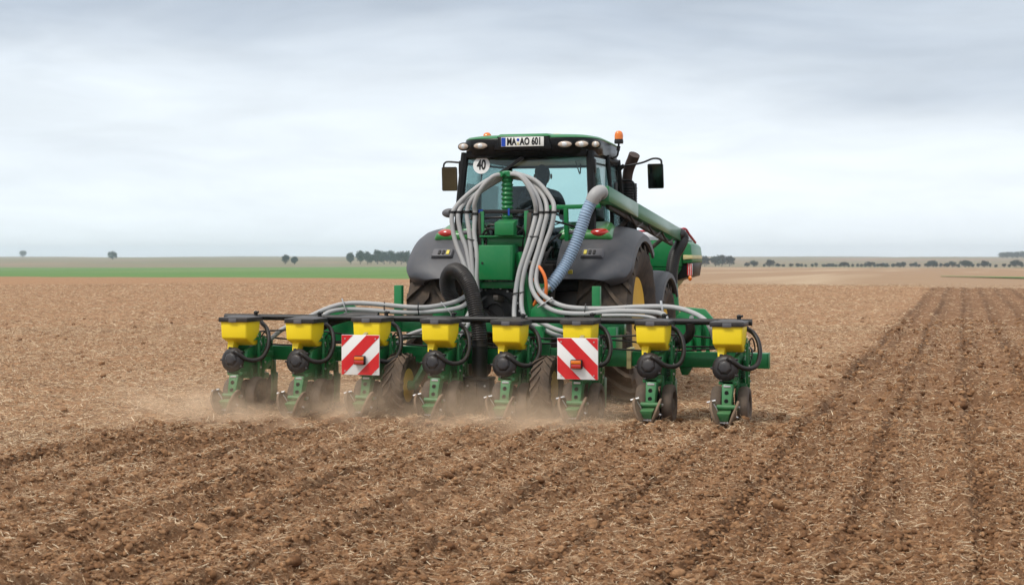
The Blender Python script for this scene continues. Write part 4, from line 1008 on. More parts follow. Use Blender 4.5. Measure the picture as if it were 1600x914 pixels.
# cable ties round pairs of hoses, and the bright clamps on the runs
def tie(a, b):
    a, b = Vector(a), Vector(b); d = (b - a).normalized() * 0.034
    mk('cable_tie', MB().tube([a - d + Vector((0, -0.012, 0)), a.lerp(b, 0.5) + Vector((0, -0.034, 0)), b + d + Vector((0, -0.012, 0))], 0.007, 6), 'black', PL)
tie((-0.365, 1.56, 1.90), (-0.315, 1.56, 1.89)); tie((0.33, 1.54, 1.93), (0.40, 1.54, 1.93)); tie((0.205, 1.36, 1.30), (0.275, 1.38, 1.31))
for x in (-0.85, -1.25, 1.05, 1.5): tie((x, 1.18 if x > 0 else 1.17, 1.165 if x > 0 else 1.165), (x, 1.16 if x > 0 else 1.18, 1.09 if x > 0 else 1.09))
for a_, b_ in (((-0.62, 1.26, 1.20), (-0.50, 1.28, 1.06)), ((0.50, 1.22, 1.15), (0.66, 1.22, 1.25)), ((-1.72, 1.05, 1.24), (-1.66, 1.06, 1.06)), ((1.90, 1.02, 1.24), (1.93, 1.02, 1.06))):
    mk('hose_bracket', MB().bar(a_, b_, 0.022, 0.012, 0.003).ball(b_, (0.016, 0.016, 0.016), 8, 6), 'zinc', PL)
mk('hydraulic_hose', MB().tube([(0.30, 1.62, 1.64), (0.37, 1.55, 1.63), (0.47, 1.46, 1.58), (0.54, 1.42, 1.46), (0.545, 1.42, 1.30), (0.50, 1.46, 1.14)], 0.019, 10), 'orange_hose', PL, 60)
mk('hydraulic_hose', MB().tube([(0.27, 1.62, 1.44), (0.36, 1.52, 1.455), (0.44, 1.46, 1.40), (0.455, 1.44, 1.30), (0.41, 1.46, 1.19), (0.35, 1.5, 1.12)], 0.019, 10), 'orange_hose', PL, 60)
mk('hose_fitting', MB().cyl((0.285, 1.625, 1.642), (0.345, 1.58, 1.634), 0.024, 10), 'zinc', PL)
mk('hose_fitting', MB().cyl((0.46, 1.56, 1.30), (0.54, 1.60, 1.38), 0.035, 12), 'zinc', PL)
mk('intake_pipe', MB().tube([(0.52, 1.66, 1.37), (0.44, 1.64, 1.34), (0.30, 1.62, 1.37), (0.15, 1.62, 1.36)], 0.062, 16), 'green', PL)
wr_ = MB()
rr_ = random.Random(4)
for i in range(14):
    x0 = rr_.uniform(-0.45, 0.55); x1 = rr_.uniform(-0.5, 0.6); z0, z1 = rr_.uniform(1.75, 2.15), rr_.uniform(1.0, 1.5)
    wr_.tube([(x0, 2.0, z0), (x0 + rr_.uniform(-0.1, 0.1), 1.86, z0 + 0.03), ((x0 + x1) / 2 + rr_.uniform(-0.12, 0.12), 1.82, (z0 + z1) / 2), (x1, 1.80, z1)], rr_.choice((0.008, 0.011, 0.014)), 6)
wr_.tube([(-0.20, 1.62, 2.0), (-0.15, 1.56, 2.06), (-0.06, 1.55, 2.06)], 0.016, 8).tube([(-0.24, 1.6, 1.95), (-0.16, 1.55, 2.02), (-0.06, 1.55, 2.0)], 0.014, 8).tube([(0.16, 1.56, 2.05), (0.24, 1.6, 2.0), (0.22, 1.66, 1.85), (0.20, 1.68, 1.7)], 0.012, 8)
wr_.tube([(0.7, 2.2, 2.05), (0.45, 2.0, 2.12), (0.1, 1.9, 2.16), (-0.5, 1.95, 2.14)], 0.012, 8)
mk('wiring', wr_, 'hose_black', PL)
# black corrugated hose down to the centre chute
BH = [(-0.22, 1.50, 0.98), (-0.34, 1.50, 1.04), (-0.50, 1.48, 1.16), (-0.585, 1.42, 1.32), (-0.565, 1.32, 1.46), (-0.47, 1.19, 1.545), (-0.34, 1.05, 1.54), (-0.22, 0.94, 1.44), (-0.13, 0.86, 1.28), (-0.07, 0.80, 1.08), (-0.03, 0.77, 0.90), (-0.02, 0.76, 0.76)]
mk('suction_hose', corr(BH, 0.082, 0.024, 0.005, 20), 'hose_black', PL, 80)
ch = MB().cyl((-0.02, 0.76, 0.80), (-0.02, 0.75, 0.38), 0.085, 20).lathe([(0.086, 0), (0.094, 0.005), (0.094, 0.02), (0.086, 0.025)], (-0.02, 0.76, 0.735), (0, 0, 1), 20, closed=True)
ch.hexa([(-0.19, 0.60, 0.015), (0.15, 0.60, 0.015), (0.15, 0.85, 0.015), (-0.19, 0.85, 0.015), (-0.16, 0.64, 0.41), (0.12, 0.64, 0.41), (0.12, 0.85, 0.41), (-0.16, 0.85, 0.41)], 0.015)
ch.box(-0.17, 0.13, 0.615, 0.86, 0.385, 0.42, 0.006).box(-0.028, -0.012, 0.588, 0.62, 0.02, 0.36, 0.003)
cho = mk('centre_chute', ch, 'black', PL)
for x in (-0.115, 0.075): mk('bolt', MB().cyl((x, 0.632, 0.33), (x, 0.615, 0.33), 0.012, 6), 'zinc', cho)
# vacuum manifold behind the hoppers
vp = MB().cyl((-2.98, 0.70, 1.035), (2.90, 0.70, 1.035), 0.034, 14)
vpo = mk('vacuum_pipe', vp, 'black', PL)
mk('manifold_hose', MB().tube([(2.26, 0.70, 1.02), (2.26, 0.72, 0.93), (2.20, 0.76, 0.85), (2.05, 0.82, 0.82), (1.88, 0.92, 0.84), (1.78, 1.1, 0.9), (1.6, 1.3, 0.95)], 0.05, 14), 'hose_black', vpo)
mk('manifold_hose', MB().tube([(-1.95, 0.72, 0.86), (-1.85, 0.75, 0.93), (-1.70, 0.78, 1.0), (-1.5, 0.80, 1.05), (-1.2, 0.82, 1.05)], 0.05, 14), 'hose_black', vpo)
# folding-arm plates
for s, xs in ((1, (2.02, 2.62)), (-1, (-1.55, -2.2))):
    x0, x1 = xs
    gp_ = MB().prism([(x0, 1.20, 0.72), (x1, 1.20, 0.72), (x1 - s * 0.06, 1.20, 0.90), (x0 + s * 0.32, 1.20, 1.15), (x0 + s * 0.10, 1.20, 1.17), (x0, 1.20, 1.05)], (0, 0.06, 0), 0.012)
    gp_.box(min(x0, x1) + 0.1, min(x0, x1) + 0.2, 1.06, 1.30, 0.62, 0.85, 0.01)
    fo2 = mk('fold_plate', gp_, 'green', PL)
    mk('pivot_pin', MB().cyl((x0 + s * 0.18, 1.20, 1.06), (x0 + s * 0.18, 1.185, 1.06), 0.024, 14), 'zinc', fo2)
mk('stand', MB().box(2.26, 2.31, 1.13, 1.19, 0.66, 1.02, 0.006).box(2.36, 2.40, 1.13, 1.17, 0.66, 1.0, 0.006), 'green', PL)
mk('jack_foot', MB().prism([(2.13, 0.99, 0.46), (2.19, 0.99, 0.46), (2.24, 0.99, 0.545), (2.10, 0.99, 0.545)], (0, 0.07, 0), 0.004), 'green_dusty', PL)
# support wheels
for s in (-1, 1):
    wo = wheel(PL, s * 0.80, 0.45, 0.335, 0.345, 0.22, 20, 0.020, 0.026, 0.20, 0.42, 'support_wheel', 0.03)
    ar = MB().bar((s * 0.66, 0.48, 0.34), (s * 0.66, 1.0, 0.60), 0.05, 0.10, 0.01).cyl((s * 0.64, 0.45, 0.335), (s * 0.80, 0.45, 0.335), 0.05, 14).box(s * 0.66 - 0.06, s * 0.66 + 0.06, 0.91, 0.938, 0.48, 0.80, 0.008)
    mk('wheel_arm', ar, 'green_dusty', PL)
# pale hoses and cables running behind the hoppers
cbm = MB()
for i, (z, y) in enumerate(((0.86, 0.86), (0.79, 0.88), (0.745, 0.84))):
    cbm.tube([(-2.75 + 0.69 * k, y, z + 0.035 * math.sin(k * 2.1 + i * 1.7)) for k in range(9)], 0.010, 6)
mk('wiring', cbm, 'hose_black', PL)
mk('seed_hose', MB().tube([(-0.25, 1.0, 0.98), (-0.55, 0.95, 0.94), (-0.85, 0.92, 0.86), (-1.02, 0.86, 0.74)], 0.024, 10), 'hose_grey', PL, 60)
mk('seed_hose', MB().tube([(0.55, 1.05, 1.02), (0.70, 0.98, 0.95), (0.90, 0.92, 0.90), (1.15, 0.88, 0.89)], 0.026, 10), 'hose_grey', PL, 60)
mk('seed_hose', MB().tube([(1.25, 1.1, 1.075), (1.55, 1.08, 1.08), (1.80, 1.05, 1.06), (1.95, 0.95, 0.98)], 0.018, 10), 'hose_grey', PL, 60)

# ------------------------------------------------------------------ row units
def build_row_unit():
    f = MB()
    f.box(-0.055, 0.065, 0.20, 0.72, 0.40, 0.60, 0.012)
    f.prism([(0.045, 0.30, 0.60), (0.045, 0.70, 0.60), (0.045, 0.72, 0.80), (0.045, 0.60, 0.86), (0.045, 0.52, 0.74), (0.045, 0.34, 0.70)], (0.05, 0, 0), 0.006)
    f.prism([(-0.095, 0.34, 0.60), (-0.095, 0.70, 0.60), (-0.095, 0.72, 0.80), (-0.095, 0.60, 0.80), (-0.095, 0.42, 0.72)], (0.03, 0, 0), 0.006)
    for s in (-1, 1):
        f.bar((s * 0.115, 0.60, 0.62), (s * 0.115, 0.90, 0.72), 0.022, 0.055, 0.004)
        f.bar((s * 0.115, 0.60, 0.44), (s * 0.115, 0.90, 0.53), 0.022, 0.055, 0.004)
    f.box(-0.13, 0.13, 0.87, 0.928, 0.45, 0.80, 0.010)
    f.box(-0.11, 0.11, 0.64, 0.70, 0.36, 0.60, 0.008)
    f.box(0.125, 0.165, 0.50, 0.86, 0.60, 0.66, 0.004).box(0.15, 0.175, 0.46, 0.49, 0.42, 0.86, 0.003).box(0.15, 0.175, 0.58, 0.61, 0.38, 0.84, 0.003)
    f.prism([(0.148, 0.36, 0.80), (0.148, 0.54, 0.80), (0.148, 0.54, 0.88), (0.148, 0.50, 0.885), (0.148, 0.44, 0.83)], (0.012, 0, 0), 0.002)
    f.box(0.06, 0.14, 0.55, 0.80, 0.36, 0.42, 0.01)
    # tail piece carrying the closing discs
    f.hexa([(-0.048, 0.10, 0.16), (0.042, 0.10, 0.16), (0.042, 0.20, 0.16), (-0.048, 0.20, 0.16), (-0.055, 0.18, 0.44), (0.055, 0.18, 0.44), (0.055, 0.34, 0.44), (-0.055, 0.34, 0.44)], 0.010)
    f.box(-0.09, 0.09, 0.20, 0.32, 0.43, 0.465, 0.008)
    f.cyl((-0.115, 0.10, 0.215), (0.115, 0.10, 0.215), 0.026, 14)
    f.hexa([(-0.07, -0.01, 0.085), (0.035, -0.01, 0.085), (0.035, 0.12, 0.085), (-0.07, 0.12, 0.085), (-0.085, -0.04, 0.165), (0.055, -0.04, 0.165), (0.055, 0.12, 0.19), (-0.085, 0.12, 0.19)], 0.008)
    u = mk('row_unit', f, 'green_dusty', PL)
    hp = MB()
    def sec(z, x, y0, y1): return [(-x, y0, z), (x, y0, z), (x, y1, z), (-x, y1, z)]
    rings = [sec(0.742, 0.134, 0.385, 0.50), sec(0.826, 0.148, 0.182, 0.52), sec(1.022, 0.154, 0.168, 0.535)]
    V = sum(rings, []); F = [(0, 3, 2, 1)] + [(i * 4 + j, i * 4 + (j + 1) % 4, i * 4 + 4 + (j + 1) % 4, i * 4 + 4 + j) for i in range(2) for j in range(4)] + [(8, 9, 10, 11)]
    hp.bevel(V, F, 0.020, 3, 15)
    hp.hexa([(-0.10, 0.225, 0.66), (-0.05, 0.225, 0.66), (-0.05, 0.34, 0.66), (-0.10, 0.34, 0.66), (-0.115, 0.26, 0.80), (-0.03, 0.26, 0.80), (-0.02, 0.40, 0.78), (-0.115, 0.40, 0.78)], 0.012)
    mk('hopper', hp, 'yellow', u, 40)
    ld = MB().hexa([(-0.170, 0.150, 1.006), (0.170, 0.150, 1.006), (0.170, 0.555, 1.006), (-0.170, 0.555, 1.006), (-0.170, 0.150, 1.054), (0.170, 0.150, 1.054), (0.170, 0.555, 1.054), (-0.170, 0.555, 1.054)], 0.006)
    ld.hexa([(-0.145, 0.18, 1.050), (0.145, 0.18, 1.050), (0.145, 0.53, 1.050), (-0.145, 0.53, 1.050), (-0.10, 0.25, 1.068), (0.10, 0.25, 1.068), (0.10, 0.50, 1.068), (-0.10, 0.50, 1.068)], 0.008)
    mk('hopper_lid', ld, 'lid', u)
    mk('lid_latch', MB().box(-0.045, 0.045, 0.142, 0.154, 1.002, 1.044, 0.004), 'lid_grey', u)
    mk('lid_valve', MB().cyl((0.06, 0.62, 1.03), (0.06, 0.62, 1.085), 0.022, 10).ball((0.06, 0.62, 1.095), (0.026, 0.026, 0.02), 10, 8).cyl((0.06, 0.62, 1.09), (0.10, 0.60, 1.10), 0.012, 8), 'black', u)
    ax = Vector((-0.10, -0.97, 0.20)).normalized()
    c0 = Vector((-0.02, 0.215, 0.595))
    me_ = MB().lathe([(0.115, -0.03), (0.128, -0.02), (0.134, 0.0), (0.134, 0.022), (0.127, 0.028), (0.118, 0.036), (0.098, 0.048), (0.080, 0.052)], c0, ax, 36)
    me_.mat(1).lathe([(0.080, 0.050), (0.070, 0.066), (0.056, 0.076), (0.050, 0.078), (0.01, 0.079)], c0, ax, 7, phase=0.3)
    me_.mat(0)
    for k in range(5):
        a = 2 * math.pi * k / 5 + 0.5; q = c0 + (ax.orthogonal().normalized() * math.cos(a) + ax.cross(ax.orthogonal().normalized()) * math.sin(a)) * 0.136
        me_.bar(q - ax * 0.02, q + ax * 0.03, 0.03, 0.018, 0.003)
    mk('seed_meter', me_, ['meter_black', 'meter_cap'], u, 30)
    mk('vacuum_hose', MB().tube([(0.005, 0.19, 0.675), (0.03, 0.165, 0.685), (0.075, 0.16, 0.655), (0.14, 0.19, 0.605), (0.215, 0.25, 0.59), (0.275, 0.33, 0.625), (0.295, 0.42, 0.73), (0.27, 0.49, 0.85), (0.215, 0.55, 0.93), (0.15, 0.60, 0.97), (0.10, 0.66, 1.0)], 0.024, 12, 6), 'hose_black', u, 60)
    for s in (-1, 1):
        al = math.radians(21)
        axd = Vector((math.cos(al), s * 0.10, -s * math.sin(al))).normalized() * s
        dk_ = MB().lathe([(0.03, -0.015), (0.10, -0.006), (0.128, -0.012), (0.150, -0.013), (0.158, -0.005), (0.158, 0.006), (0.150, 0.014), (0.128, 0.012), (0.11, 0.004), (0.05, 0.012), (0.03, 0.03), (0.012, 0.034)], (s * 0.078, 0.0, 0.142), axd, 36)
        mk('closing_disc', dk_, 'disc_rubber', u, 40)
        mk('disc_bolt', MB().cyl(Vector((s * 0.078, 0.0, 0.142)) + axd * 0.03, Vector((s * 0.078, 0.0, 0.142)) + axd * 0.055, 0.012, 6), 'zinc', u)
        mk('pivot_bolt', MB().cyl((s * 0.115, 0.10, 0.215), (s * 0.135, 0.10, 0.215), 0.014, 6), 'zinc', u)
        gw = MB().lathe([(0.13, -0.05), (0.15, -0.058), (0.185, -0.052), (0.200, -0.030), (0.203, 0.0), (0.200, 0.030), (0.185, 0.052), (0.15, 0.058), (0.13, 0.05), (0.12, 0.02), (0.06, 0.025), (0.05, 0.045), (0.01, 0.045)], (s * 0.135, 0.47, 0.195), (s, 0, 0), 36)
        mk('gauge_wheel', gw, 'gauge_rubber', u, 40)
        mk('gauge_arm', MB().bar((s * 0.06, 0.52, 0.48), (s * 0.065, 0.47, 0.20), 0.03, 0.06, 0.006), 'green_dusty', u)
        mk('opener_disc', MB().lathe([(0.19, -0.003), (0.19, 0.003), (0.03, 0.012), (0.01, 0.012)], (s * 0.03, 0.56, 0.17), (s, 0.12, 0), 32), 'steel_dark', u)
    fd = MB().lathe([(0.20, -0.004), (0.20, 0.004), (0.06, 0.016), (0.01, 0.016)], (0.03, 1.10, 0.18), (1, 0.08, 0), 32)
    mk('fertiliser_disc', fd, 'steel_dark', u)
    fa = MB().bar((0.06, 1.10, 0.20), (0.07, 1.06, 0.54), 0.03, 0.10, 0.008).prism([(0.085, 0.94, 0.10), (0.085, 1.06, 0.08), (0.085, 1.10, 0.40), (0.085, 0.98, 0.42)], (0.03, 0, 0), 0.006)
    mk('fertiliser_arm', fa, 'green_dusty', u)
    mk('boot', MB().box(0.03, 0.10, 0.72, 0.84, 0.06, 0.42, 0.02), 'black', u)
    th_ = MB().tube([(-0.065, 0.04, 0.10), (-0.085, 0.03, 0.20), (-0.13, 0.00, 0.275)], 0.008, 8).cyl((-0.175, -0.01, 0.268), (-0.090, 0.0, 0.290), 0.010, 8)
    mk('t_handle', th_, 'zinc', u)
    bl = MB()
    for x, y, z in ((-0.075, -0.02, 0.075), (0.0, -0.02, 0.075), (0.03, -0.01, 0.075)): bl.cyl((x, y, z), (x, y - 0.025, z), 0.010, 6)
    bl.box(-0.08, 0.035, -0.03, -0.02, 0.07, 0.08).box(-0.035, 0.035, 0.165, 0.178, 0.405, 0.425, 0.002)
    for y, z in ((0.48, 0.60), (0.48, 0.50), (0.60, 0.55), (0.60, 0.44), (0.48, 0.78), (0.60, 0.70)): bl.cyl((0.175, y, z), (0.187, y, z), 0.012, 6)
    bl.cyl((0.16, 0.44, 0.845), (0.172, 0.44, 0.845), 0.012, 6).cyl((0.09, 0.62, 0.74), (0.14, 0.62, 0.74), 0.016, 8)
    mk('bolts', bl, 'zinc', u)
    hl_ = MB()
    for z, y in ((0.355, 0.152), (0.275, 0.130)): hl_.cyl((-0.004, y + 0.01, z), (-0.004, y - 0.006, z - 0.002), 0.020, 14)
    mk('tail_hole', hl_, 'ink', u)
    sg_ = MB().tube([(0.10 + 0.018 * math.cos(t * 0.9), 0.62 + 0.018 * math.sin(t * 0.9) + t * 0.0012, 0.46 + t * 0.0032) for t in range(70)], 0.005, 6, spline=False)
    mk('down_spring', sg_, 'steel_dark', u)
    mk('cable', MB().tube([(0.16, 0.52, 0.82), (0.20, 0.55, 0.88), (0.22, 0.62, 0.80), (0.20, 0.72, 0.74), (0.12, 0.84, 0.80)], 0.008, 6).tube([(0.17, 0.50, 0.56), (0.20, 0.55, 0.70), (0.19, 0.66, 0.76), (0.16, 0.80, 0.72)], 0.007, 6), 'hose_black', u)
    return u
unit0 = build_row_unit()
UX = [0.045 + PITCH * (i - 3.5) for i in range(8)]
def copy_unit(u, x):
    n = u.copy(); COL.objects.link(n); n.parent = PL; n.location = (x, 0, 0)
    for chd in list(u.children):
        q = chd.copy(); COL.objects.link(q); q.parent = n
    return n
unit_list = [unit0]
for i, x in enumerate(UX):
    if i: unit_list.append(copy_unit(unit0, x))
unit0.location = (UX[0], 0, 0)
rv = random.Random(3)
for u in unit_list:                                  # each unit rides the soil a little differently and was closed by hand
    u.location.z = rv.uniform(-0.012, 0.012); u.rotation_euler = (rv.uniform(-0.006, 0.006), rv.uniform(-0.012, 0.012), 0)
    for q in u.children:
        if q.name.startswith('hopper_lid'): q.rotation_euler = (rv.uniform(-0.006, 0.004), rv.uniform(-0.012, 0.012), 0)
        if q.name.startswith('t_handle'): q.rotation_euler = (0, 0, rv.uniform(-0.12, 0.12))
for i, u in enumerate(unit_list): u['label'] = ('row unit under the yellow hopper, %s from the left' % ['first', 'second', 'third', 'fourth', 'fifth', 'sixth', 'seventh', 'eighth'][i])

# ------------------------------------------------------------------ warning boards
def board(cx, sgn, lab):
    y0 = 0.055
    w2, z0, z1 = 0.212, 0.465, 0.885
    o = mk('warning_board', MB().box(cx - w2, cx + w2, y0, y0 + 0.012, z0, z1, 0.003), 'white', PL)
    o['label'] = lab
    # diagonal red bands clipped to the square
    S = 2 * w2
    def clip(d0, d1):
        """region d0 <= u+v <= d1 of the unit square"""
        pts = []
        def line(d):
            return [(max(0, d - 1), min(1, d)), (min(1, d), max(0, d - 1))]
        a, b = line(d0), line(d1)
        poly = [a[0], b[0]]
        if d0 < 1 < d1: poly = [a[0], (0, 1), b[0]] if True else poly
        poly += [b[1]]
        if d0 < 1 < d1: poly += [(1, 0)]
        poly += [a[1]]
        out = []
        for p in poly:
            if not out or (abs(p[0] - out[-1][0]) + abs(p[1] - out[-1][1])) > 1e-6: out.append(p)
        if (abs(out[0][0] - out[-1][0]) + abs(out[0][1] - out[-1][1])) < 1e-6: out.pop()
        return out
    for d0, d1 in ((0.0, 0.30), (0.66, 1.05), (1.42, 1.80)):
        if sgn > 0: tr = lambda u, v: (u, 1 - v)
        else: tr = lambda u, v: (1 - u, 1 - v)
        pl = [tr(*p) for p in clip(d0, d1)]
        pl = [(cx - w2 + 0.003 + (S - 0.006) * u, y0 - 0.003, z0 + 0.003 + (z1 - z0 - 0.006) * v) for u, v in pl]
        mk('red_stripe', MB().prism(pl, (0, 0.0045, 0)), 'red', o, 0)
    lx, lz = cx + (0.005 if sgn > 0 else -0.005), (z0 + z1) / 2 - 0.055
    lo = mk('board_light', MB().box(lx - 0.062, lx + 0.062, y0 - 0.05, y0 - 0.003, lz - 0.048, lz + 0.048, 0.012), 'black', o)
    mk('light_lens', MB().mat(0).box(lx - 0.052, lx + 0.052, y0 - 0.064, y0 - 0.048, lz - 0.040, lz + 0.002, 0.006).mat(1).box(lx - 0.052, lx + 0.052, y0 - 0.064, y0 - 0.048, lz + 0.004, lz + 0.040, 0.006), ['lens_red', 'lens_orange'], o)
    for bx, bz in ((-0.17, 0.04), (0.17, 0.04), (-0.17, 0.38), (0.17, 0.38)): mk('board_screw', MB().cyl((cx + bx, y0, z0 + bz), (cx + bx, y0 - 0.008, z0 + bz), 0.008, 8), 'zinc', o)
    mk('board_bracket', MB().bar((cx + 0.03, y0 + 0.014, 0.87), (cx + 0.03, 0.16, 0.90), 0.04, 0.02, 0.003).bar((cx, y0 + 0.02, 0.50), (cx, 0.25, 0.48), 0.03, 0.03, 0.003), 'zinc', o)
board(UX[2] - 0.02, 1, 'red and white striped board on the left half of the planter')
board(UX[5] + 0.03, -1, 'red and white striped board on the right half of the planter')

# ------------------------------------------------------------------ trees
def foliage_material(name, c0, c1):
    m, nt, b = new_mat(name)
    oi = node(nt, 'ShaderNodeObjectInfo'); geo = node(nt, 'ShaderNodeNewGeometry')
    c = mixc(nt, noise(nt, geo.outputs['Position'], 0.6, 3, 0.6), c0, c1)
    nt.links.new(c, b.inputs['Base Color']); b.inputs['Roughness'].default_value = 0.8; b.inputs['Specular IOR Level'].default_value = 0.2
    return m
M['leaf'] = foliage_material('dark_foliage', (0.014, 0.032, 0.024), (0.034, 0.062, 0.040))
M['bark'] = mat('bark', (0.06, 0.05, 0.04), 0.9, dust=0.0)
def tree_meshes(seed, spread, base):
    """unit-height tree: crown from base to 1, leaf clumps through its volume"""
    r = random.Random(seed)
    tr = MB().tube([(0, 0, 0), (0.01, 0, base * 0.7), (0.0, 0.01, 0.45), (0.02, 0, 0.75)], [0.035, 0.026, 0.018, 0.006], 7)
    for k in range(6):
        a = r.uniform(0, 6.28); z = r.uniform(base * 0.8, 0.55); q = spread * r.uniform(0.5, 0.8)
        tr.tube([(0, 0, z), (q * 0.5 * math.cos(a), q * 0.5 * math.sin(a), z + 0.08), (q * math.cos(a), q * math.sin(a), z + 0.2)], [0.014, 0.009, 0.003], 5)
    lobes = []
    while len(lobes) < 26:
        q = Vector((r.uniform(-1, 1), r.uniform(-1, 1), r.uniform(-1, 1)))
        if q.length > 1: continue
        lobes.append((Vector((q.x * spread * 0.8, q.y * spread * 0.8, 0.5 * (1 + base * 0.6) + q.z * 0.5 * (1 - base * 0.6) * 0.74)), r.uniform(0.11, 0.19)))
    cr = MB()
    for c, q in lobes:
        for _ in range(52):
            d = Vector((r.gauss(0, 1), r.gauss(0, 1), r.gauss(0, 0.85))).normalized() * q * r.uniform(0.45, 1.08)
            p = c + d
            if p.z > 1.02 or p.z < base * 0.4: continue
            u = Vector((r.gauss(0, 1), r.gauss(0, 1), r.gauss(0, 1))).normalized(); w = u.orthogonal().normalized(); s = r.uniform(0.030, 0.060)
            cr.add([p - u * s, p + w * s * 0.7, p + u * s, p - w * s * 0.7 + d * 0.1], [(0, 1, 2, 3)])
    return tr, cr
KINDS = []
for i, (sp, ba) in enumerate(((0.46, 0.08), (0.36, 0.12), (0.52, 0.06), (0.32, 0.06), (0.27, 0.14), (0.50, 0.03))):
    tr, cr = tree_meshes(100 + i, sp, ba)
    me1 = bpy.data.meshes.new('trunk'); me1.from_pydata(tr.v, [], tr.f); me1.materials.append(M['bark'])
    me2 = bpy.data.meshes.new('crown'); me2.from_pydata(cr.v, [], cr.f); me2.materials.append(M['leaf'])
    KINDS.append((me1, me2))
ORD = lambda n: '%d%s' % (n, 'th' if 10 < n % 100 < 20 else {1: 'st', 2: 'nd', 3: 'rd'}.get(n % 10, 'th'))
def tree(u, d, h, kind, wide, label, group=None):
    """u: tangent of the bearing to the right of the view axis, d: distance along it"""
    x = CAM.x + d * (FWD[0] + u * RGT[0]); y = CAM.y + d * (FWD[1] + u * RGT[1])
    z = float(land_z(np.array([x]), np.array([y]), np.array([math.hypot(x - CAM.x, y - CAM.y)]))[0]) - 0.1
    o = empty('tree', (x, y, z)); o.rotation_euler.z = random.uniform(0, 6.28); o.scale = (h * wide, h * wide, h)
    tag(o, label, 'tree', group)
    for nm, me in zip(('trunk', 'crown'), KINDS[kind]):
        q = bpy.data.objects.new(nm, me); COL.objects.link(q); q.parent = o
U = lambda px: (px - 800) / 2466.0
tree(U(36), 3300, 17, 0, 1.0, 'lone round tree on the skyline, farthest left', None)
tree(U(176), 2000, 12, 5, 1.15, 'lone dark tree below the skyline on the far left', None)
tree(U(446), 1350, 9.0, 1, 1.0, 'left tree of a hazy pair left of the tractor', None)
tree(U(460), 1340, 8.0, 4, 1.2, 'right tree of a hazy pair left of the tractor', None)
cl = [(548, 11, 1), (563, 13, 0), (574, 12, 1), (580, 10, 4), (590, 13, 2), (600, 12, 0), (609, 12.5, 2), (618, 11.5, 5), (627, 12.5, 0), (636, 12, 2)]
for i, (px, h, k) in enumerate(cl):
    tree(U(px), 1380 + random.uniform(-40, 40), h, k, random.uniform(0.8, 1.05), '%s tree from the left in the clump left of the tractor' % ORD(i + 1), 'clump of trees left of the tractor')
for i, (px, h, k) in enumerate(((1080, 8.5, 1), (1092, 9.5, 2), (1101, 9, 0), (1118, 9, 5), (1128, 9.5, 2), (1140, 9.2, 0))):
    tree(U(px), 1230 + random.uniform(-20, 20), h, k, 1.15, '%s tree from the left in the dense clump right of the tractor' % ORD(i + 1), 'clump of trees right of the tractor')
row = [1167, 1178, 1194, 1203, 1215, 1224, 1236, 1246, 1252, 1259, 1269, 1275, 1287, 1292, 1296, 1300, 1306, 1313, 1319, 1326, 1332, 1340, 1346, 1353, 1359, 1366, 1372, 1379, 1385, 1396, 1404, 1411, 1424, 1430, 1436, 1449, 1458, 1463, 1470, 1479, 1488, 1497, 1508, 1514, 1520, 1528, 1538, 1547, 1556, 1569, 1577, 1588, 1596]
for i, px in enumerate(row):
    big = px in (1178, 1203, 1319, 1359, 1411, 1430, 1458, 1488, 1508, 1514, 1538, 1588, 1596)
    tree(U(px), 1150 + random.uniform(-25, 25), (5.2 if big else 3.2) * random.uniform(0.75, 1.2), random.randrange(6), random.uniform(0.9, 1.9), '%s small tree from the left in the long hedgerow on the right' % ORD(i + 1), 'hedgerow trees')
for i, px in enumerate((1566, 1574, 1582, 1590, 1599)):
    tree(U(px), 2500 + random.uniform(-40, 40), 11 * random.uniform(0.85, 1.1), (2, 0, 5, 1, 2)[i], 1.5, '%s tree from the left on the rise above the right end of the hedgerow' % ORD(i + 1), 'trees on the far rise')

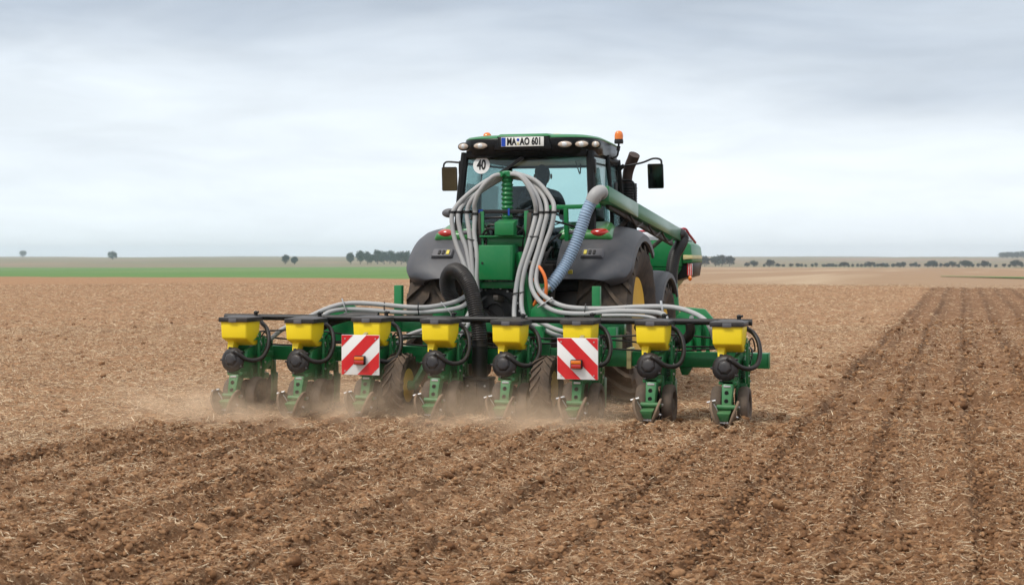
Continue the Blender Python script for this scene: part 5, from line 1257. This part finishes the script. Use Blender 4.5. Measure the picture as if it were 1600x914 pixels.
# ------------------------------------------------------------------ air and dust
def volume_box(name, x0, x1, y0, y1, z0, z1):
    m = bpy.data.materials.new(name); m.use_nodes = True
    nt = m.node_tree; nt.nodes.clear()
    o = node(nt, 'ShaderNodeOutputMaterial'); v = node(nt, 'ShaderNodeVolumePrincipled')
    nt.links.new(v.outputs[0], o.inputs['Volume'])
    ob = mk(name, MB().box(x0, x1, y0, y1, z0, z1), m, None, 0)
    return ob, nt, v
hz, nt_, v_ = volume_box('haze', -4800, 4800, -4800, 4800, -14, 34)
v_.inputs['Color'].default_value = (0.80, 0.91, 1.0, 1); v_.inputs['Density'].default_value = 0.00019; v_.inputs['Anisotropy'].default_value = 0.6
tag(hz, 'pale haze over the distant farmland', 'haze', kind='stuff')
ds, nt_, v_ = volume_box('dust', -6.2, 2.4, -2.2, 1.6, -0.10, 1.15)
geo_ = node(nt_, 'ShaderNodeNewGeometry'); pos_ = geo_.outputs['Position']
sp2 = node(nt_, 'ShaderNodeSeparateXYZ'); nt_.links.new(pos_, sp2.inputs[0])
mpd = node(nt_, 'ShaderNodeMapping'); nt_.links.new(pos_, mpd.inputs[0]); mpd.inputs['Scale'].default_value = (1.0, 0.8, 1.5)
nd = noise(nt_, mpd.outputs[0], 2.0, 4, 0.62, 0.6)
def fall(sock, a, b, lo, hi):
    g = node(nt_, 'ShaderNodeMapRange', interpolation_type='SMOOTHSTEP'); nt_.links.new(sock, g.inputs[0])
    g.inputs[1].default_value = a; g.inputs[2].default_value = b; g.inputs[3].default_value = lo; g.inputs[4].default_value = hi
    return g.outputs[0]
den = mth(nt_, 'MULTIPLY', fall(sp2.outputs['Z'], -0.05, 0.70, 1.0, 0.0), fall(nd, 0.38, 0.66, 0.05, 1.15))
den = mth(nt_, 'MULTIPLY', den, fall(sp2.outputs['X'], -4.7, -2.4, 0.0, 1.0))
den = mth(nt_, 'MULTIPLY', den, fall(sp2.outputs['X'], 0.9, 2.3, 1.0, 0.0))
den = mth(nt_, 'MULTIPLY', den, fall(sp2.outputs['Y'], -2.1, -0.5, 0.0, 1.0))
den = mth(nt_, 'MULTIPLY', den, fall(sp2.outputs['Y'], 0.4, 1.5, 1.0, 0.0))
nt_.links.new(mth(nt_, 'MULTIPLY', mth(nt_, 'POWER', den, 1.5), 1.2), v_.inputs['Density'])
v_.inputs['Color'].default_value = (1.0, 0.78, 0.56, 1)
tag(ds, 'brown dust drifting around the low row units of the planter', 'dust', kind='stuff')
